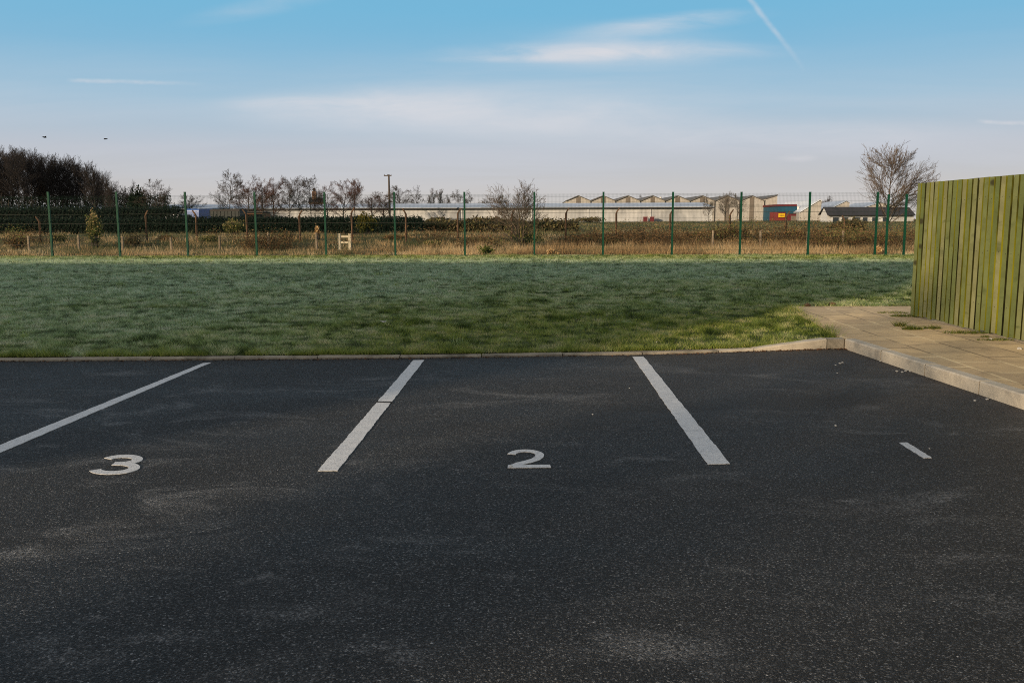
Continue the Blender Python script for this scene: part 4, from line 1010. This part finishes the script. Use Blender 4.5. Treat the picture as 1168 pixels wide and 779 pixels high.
# blue building, red containers, sign
BY = 188
def blk(mb, p0, p1, Y, depth, org, zb=None):
    a, c = at(p0[0], p0[1], Y), at(p1[0], p1[1], Y); z0 = c.z if zb is None else zb
    mb.box(a.x - org.x, c.x - org.x, Y - org.y, Y - org.y + depth, z0 - org.z, a.z - org.z)
def at_ground(px, Y): q = at(px, 250, Y); q.z = gz(Y) - .1; return q
bo = empty('blue_building', at_ground(898, BY)); tag(bo, 'flat roofed teal blue building with a dark red fascia behind the red containers', 'building'); org = Vector(bo.location)
b = MB(); blk(b, (887.5, 235.4), (908.6, 252), BY, 12, org, org.z); b.build('wall', M['bluewall'], bo)
b = MB(); blk(b, (887, 233.3), (909, 235.5), BY - .2, 12.4, org); b.build('fascia', M['redsteel'], bo)
b = MB(); blk(b, (908.8, 235.6), (911, 252), BY, 12, org, org.z); b.build('end_wall', M['render'], bo)
def container(px0, px1, py, Y, mat, label, depth=6):
    o = empty('red_container' if 'red' in label else 'dark_container', at_ground((px0 + px1) / 2, Y)); tag(o, label, 'container'); g = Vector(o.location)
    a, c = at(px0, py, Y), at(px1, py, Y); x0, x1, z1 = a.x - g.x, c.x - g.x, a.z - g.z
    b = MB(); b.box(x0, x1, 0, depth, .05, z1); b.build('body', M[mat], o)
    b = MB(); k = max(4, int((x1 - x0) / .35))
    for i in range(k): q = x0 + (x1 - x0) * (i + .25) / k; b.box(q, q + (x1 - x0) / k * .5, -.05, -.002, .2, z1 - .15)
    b.build('corrugation', M[mat], o)
    b = MB(); b.box(x0 - .03, x1 + .03, -.08, -.052, z1 - .13, z1 + .03); b.box(x0 - .03, x1 + .03, -.08, -.052, .0, .15); b.build('frame_rail', M['gutter'], o)
    return o
container(886.8, 896.3, 242, 184, 'brightred', 'bright red container under the yellow sign')
rcn = container(896.6, 917, 243.6, 183, 'redsteel', 'dark red container right of the yellow sign')
g = Vector(rcn.location); a, c = at(902, 246.5, 183), at(911, 250, 183)
b = MB(); b.box(a.x - g.x, c.x - g.x, -.13, -.085, .1, a.z - g.z); b.build('door', M['vent'], rcn)
sg = empty('yellow_sign', at(891.6, 248, 183.6)); tag(sg, 'yellow sign board with a red border on the bright red container', 'sign'); g = Vector(sg.location)
b = MB(); blk(b, (888, 243.6), (895.3, 248), 183.6, .05, g); b.build('board', M['yellow'], sg)
b = MB(); a, c = at(889.2, 245.4, 183.55), at(894.2, 246.2, 183.55); b.box(a.x - g.x, c.x - g.x, -.06, -.02, c.z - g.z, a.z - g.z); b.build('red_band', M['brightred'], sg)

def pitched(name, label, mats, front, back, base_py, cat='shed'):
    """building from front gable (left eave, apex, right eave) and back gable points given as (px, py, Y)"""
    fl, fa, frr = [pt(*p) for p in front]; bl, ba, brr = [pt(*p) for p in back]
    zb = gz(front[0][2]) - .4; o = empty(name, ((fl.x + frr.x) / 2, fl.y, zb)); tag(o, label, cat); g = Vector(o.location)
    dn = lambda p: Vector((p.x, p.y, zb)) - g
    b = MB(); L = [dn(fl), dn(frr), frr - g, fa - g, fl - g]; K_ = [dn(bl), dn(brr), brr - g, ba - g, bl - g]
    b.add(L + K_, [(0, 1, 2, 3, 4), (9, 8, 7, 6, 5), (0, 4, 9, 5), (1, 6, 7, 2)]); b.build('wall', M[mats[0]], o)
    u_ = Vector((0, 0, .03)); ev = Vector((0, -.25, 0))
    b = MB(); slab(b, [fl - g + u_ + ev, fa - g + u_ + ev, ba - g + u_, bl - g + u_], .12); b.build('roof', M[mats[1]], o)
    b = MB(); slab(b, [fa - g + u_ + ev, frr - g + u_ + ev, brr - g + u_, ba - g + u_], .12); b.build('roof', M[mats[1]], o)
    return o, g
pitched('frosted_shed', 'shed with a bright white frosted roof right of the blue building', ('gable', 'whiteroof'), [(911.5, 243, 178), (935, 228.6, 178), (937, 230, 178)], [(880, 243.5, 240), (897, 231.5, 240), (900, 232, 240)], 252)
pitched('frosted_shed', 'shed with a bluish frosted roof behind the low white house', ('gable', 'frostroof'), [(943, 240.5, 185), (965, 229.6, 185), (969, 232, 185)], [(925, 240, 235), (941, 231.5, 235), (944, 232, 235)], 252)
pitched('frosted_shed', 'farthest frosted shed, partly behind the big bare tree', ('gable', 'frostroof'), [(972, 241, 190), (1004, 231.5, 190), (1024, 236, 190)], [(955, 240, 240), (975, 232.5, 240), (985, 233, 240)], 252)
# low white house with slate roof
HY = 132; zb = gz(HY) - .3
c1, c2 = at(943.5, 250, HY), at(1042, 250, HY + 6); c4 = at(935.5, 250, HY + 6); c3 = Vector((c2.x + (c4.x - c1.x), c2.y + (c4.y - c1.y), 0))
zE, zP = at(950, 245.6, HY).z, at(939, 237.3, HY + 3).z
ho = empty('white_house', (c1.x, c1.y, zb)); tag(ho, 'low white rendered house with a dark slate roof', 'house'); g = Vector(ho.location)
V = lambda p, z: Vector((p.x - g.x, p.y - g.y, z - zb))
m1, m2 = (c1 + c4) / 2, (c2 + c3) / 2
b = MB(); b.add([V(c1, zb), V(c2, zb), V(c3, zb), V(c4, zb), V(c1, zE), V(c2, zE), V(c3, zE), V(c4, zE), V(m1, zP), V(m2, zP)], [(0, 1, 5, 4), (1, 2, 6, 9, 5), (2, 3, 7, 6), (3, 0, 4, 8, 7)]); b.build('wall', M['render'], ho)
fwd = (c2 - c1).normalized(); out = Vector((fwd.y, -fwd.x, 0))
b = MB(); u_ = Vector((0, 0, .04))
slab(b, [V(c1, zE) + u_ + out * .35 - fwd * .1 - Vector((0, 0, .15)), V(c2, zE) + u_ + out * .35 - Vector((0, 0, .15)), V(m2, zP) + u_, V(m1, zP) + u_ - fwd * .1], .12)
slab(b, [V(m1, zP) + u_ - fwd * .1, V(m2, zP) + u_, V(c3, zE) + u_ - out * .35, V(c4, zE) + u_ - out * .35 - fwd * .1], .12); b.build('roof', M['slate'], ho)
LH = (c2 - c1).length
for t, wd_ in ((.9, 1.2), (2.6, 1.2), (4.6, 1.4), (6.4, 1.0), (8.2, 1.2), (10.2, 1.3)):
    p0 = V(c1, zE - 1.25) + fwd * t + out * .02; p1 = p0 + fwd * wd_
    wf = MB(); wf.prism([p0, p1, p1 + Vector((0, 0, 1.0)), p0 + Vector((0, 0, 1.0))], out * .04); fo = wf.build('window', M['column'], ho)
    wg = MB(); q0 = p0 + fwd * .08 + out * .045 + Vector((0, 0, .08)); q1 = p1 - fwd * .08 + out * .045 + Vector((0, 0, .08)); wg.prism([q0, q1, q1 + Vector((0, 0, .84)), q0 + Vector((0, 0, .84))], out * .01); wg.build('pane', M['glass'], fo)
# far house with a chimney
ch, g = pitched('far_house', 'dark roofed far house with a tall chimney above the white shed', ('brick', 'slate'), [(352.5, 231.5, 178), (353, 231, 178), (371, 231.5, 178)], [(352.5, 226.5, 185), (353, 226, 185), (371, 226.5, 185)], 252, 'house')
q = at(358.7, 226, 182); t = at(358.7, 216, 182); b = MB(); b.box(q.x - g.x - .4, q.x - g.x + .4, 182 - g.y - .4, 182 - g.y + .4, q.z - g.z - 2, t.z - g.z - .4); b.build('chimney', M['brick'], ch)
b = MB(); b.tube([(q.x - g.x, 182 - g.y, t.z - g.z - .42), (q.x - g.x, 182 - g.y, t.z - g.z + .2)], .28, 8); b.build('chimney_pot', M['gutter'], ch)
# dark trailer and brick shed, red crates
container(240, 273, 239.6, 92, 'darksteel', 'long dark container standing behind the hedge at the slender tree', 2.5)
bs = empty('brick_shed', at_ground(290, 96)); tag(bs, 'small orange brick shed with a dark door beside the long dark container', 'shed'); g = Vector(bs.location)
b = MB(); blk(b, (280, 242.8), (299.5, 252), 96, 3, g, g.z); b.build('wall', M['farbrick'], bs)
b = MB(); blk(b, (279.5, 241.6), (300.2, 242.7), 95.7, 3.6, g); b.build('roof', M['gutter'], bs)
b = MB(); blk(b, (290, 244), (299, 252), 95.9, .08, g, g.z); b.build('door', M['darksteel'], bs)
for px0, px1, lab in ((734.3, 738.6, 'dark red crate left of the white column on the shed wall'), (741.9, 746.2, 'dark red crate right of the white column on the shed wall')):
    o = empty('red_crate', at_ground((px0 + px1) / 2, 148)); tag(o, lab, 'crate', 'red crates by the white shed'); g = Vector(o.location)
    a, c = at(px0, 248, 148), at(px1, 248, 148); b = MB(); b.box(a.x - g.x, c.x - g.x, 0, .8, .1, a.z - g.z); b.build('body', M['redsteel'], o)
    b = MB(); b.box(a.x - g.x - .04, c.x - g.x + .04, -.05, .85, a.z - g.z + .002, a.z - g.z + .08); b.build('lid', M['brightred'], o)
# vehicles behind the hedge
def vehicle(name, px, Y, rz, body, L, Wd, H, van, label):
    o = empty(name, at_ground(px, Y), rz); o.location.z += .1; tag(o, label, 'van' if van else 'car', None)
    if van: pr = [(-.5, .18), (.5, .18), (.5, .48), (.42, .56), (.30, 1), (-.48, 1), (-.5, .9)]
    else: pr = [(-.5, .2), (.5, .2), (.5, .5), (.28, .6), (.12, 1), (-.28, 1), (-.42, .62), (-.5, .58)]
    b = MB(); b.prism([(x_ * L, -Wd / 2, z_ * H) for x_, z_ in pr], (0, Wd, 0)); b.build('body', M[body], o, bevel=.04)
    b = MB()
    w_ = [(.10, .62), (.36, .62), (.27, .92), (.10, .92)] if van else [(-.36, .64), (.22, .64), (.10, .94), (-.26, .94)]
    for s in (-1, 1): b.prism([(x_ * L, s * (Wd / 2 + .004), z_ * H) for x_, z_ in w_], (0, s * .012, 0))
    b.build('window', M['glass'], o)
    for sx in (-.31, .31):
        for s in (-1, 1):
            b = MB(); b.tube([(sx * L, s * (Wd / 2 - .18), .31), (sx * L, s * (Wd / 2 + .02), .31)], .31, 16); b.build('wheel', M['rubber'], o)
    return o
vehicle('parked_van', 229.5, 96, R(84), 'bluepaint', 3.9, 1.6, 2.0, True, 'blue van parked left of the long dark container')
vehicle('parked_car', 206.5, 92, R(70), 'whitepaint', 3.9, 1.7, 1.45, False, 'white car parked behind the hedge under the low bush tree')
# utility pole
up_ = empty('utility_pole', at_ground(444.6, 138)); tag(up_, 'tall timber utility pole with a short crossarm at its top', 'utility pole'); g = Vector(up_.location)
t = at(444.3, 199.3, 138).z - g.z
b = MB(); b.tube([(0, 0, -.3), (0, 0, t)], [.17, .13], 10); b.build('pole', M['pole'], up_)
b = MB(); b.box(-.75, .45, -.18, -.14, t - .25, t - .1); b.build('crossarm', M['pole'], up_)
for q in (-.68, -.2, .38):
    b = MB(); b.tube([(q, -.16, t - .1), (q, -.16, t + .06)], [.05, .03], 8); b.build('insulator', M['gutter'], up_)
# birds
def bird(px, py, label, s):
    o = empty('bird', at(px, py, 70)); tag(o, label, 'bird')
    b = MB(); b.tube([(-.16, 0, 0), (-.08, 0, .01), (.02, 0, .0), (.12, 0, .02), (.17, 0, .015)], [.012, .04, .05, .032, .008], 8); bo_ = b.build('body', M['bird'], o, smooth=True)
    for sg_ in (-1, 1):
        b = MB(); b.add([(.06, sg_ * .03, .02), (-.06, sg_ * .03, .02), (-.06, sg_ * .17, .09 * s), (.05, sg_ * .18, .10 * s), (-.08, sg_ * .36, .02 * s)], [(0, 1, 2, 3), (3, 2, 4)]); b.build('wing', M['bird'], o)
    o.rotation_euler.z = 1.0
bird(51, 157, 'dark bird in flight above the grove, wings raised', 1.0)
bird(120.5, 158.7, 'dark bird in flight right of the other bird', -.4)

# ------------------------------------------------------------------ unseen long building, added behind the car park to shade the lawn
def shade_tree(x, y, H, va, label):  # unseen tree, added to soften the edge of the building's shadow
    o = empty('bare_tree', (x, y, 0), va); o.scale = (H * 1.1, H * 1.1, H); tag(o, label, 'tree')  # this bare_tree is the added, unseen shade tree
    for nm, me_ in zip(('trunk', 'crown'), proto('round', va, 'bark', 'twig', 1.3)):
        q = bpy.data.objects.new(nm, me_); COL.objects.link(q); q.parent = o
ca, sa = math.cos(AZ), math.sin(AZ)
edge_pt = Vector((-3.4, 5.0)); HYB = -16.0; tt = (edge_pt.y - HYB + 8) / sa
xR = edge_pt.x - tt * ca
far_y = 28.5; ridge = (far_y - (HYB - 4)) / sa * math.tan(EL) + .15
hb = empty('shade_building', (xR - 22, HYB, 0)); tag(hb, 'unseen long brick building added across the car park to shade the lawn', 'building')
b = MB(); b.box(-24, 22, -8, 0, -.1, ridge - 2.2); b.build('wall', M['brick'], hb)
b = MB()
slab(b, [(-24.4, .4, ridge - 2.3), (22.3, .4, ridge - 2.3), (22.3, -4, ridge - .12), (-24.4, -4, ridge - .12)], .12)
slab(b, [(-24.4, -8.4, ridge - 2.3), (22.3, -8.4, ridge - 2.3), (22.3, -4, ridge - .12), (-24.4, -4, ridge - .12)], .12)
b.build('roof', M['slate'], hb)
b = MB()
for q in (-24, 21.9): b.prism([(q, 0, ridge - 2.2), (q, -8, ridge - 2.2), (q, -4, ridge - .15)], (.1, 0, 0))
b.build('gable_end', M['brick'], hb)
for fl_ in (1.0, 3.8, 6.2):
    if fl_ + 1.3 > ridge - 2.4: continue
    for k in range(15):
        b = MB(); b.box(-22.5 + k * 3, -21.2 + k * 3, .002, .06, fl_, fl_ + 1.3); wo_ = b.build('window', M['column'], hb)
        b = MB(); b.box(-22.4 + k * 3, -21.3 + k * 3, .062, .075, fl_ + .1, fl_ + 1.2); b.build('pane', M['glass'], wo_)

shade_tree(xR - 1.5, HYB - 12, ridge * .95, 5, 'unseen bare tree added behind the long brick building to soften its shadow')
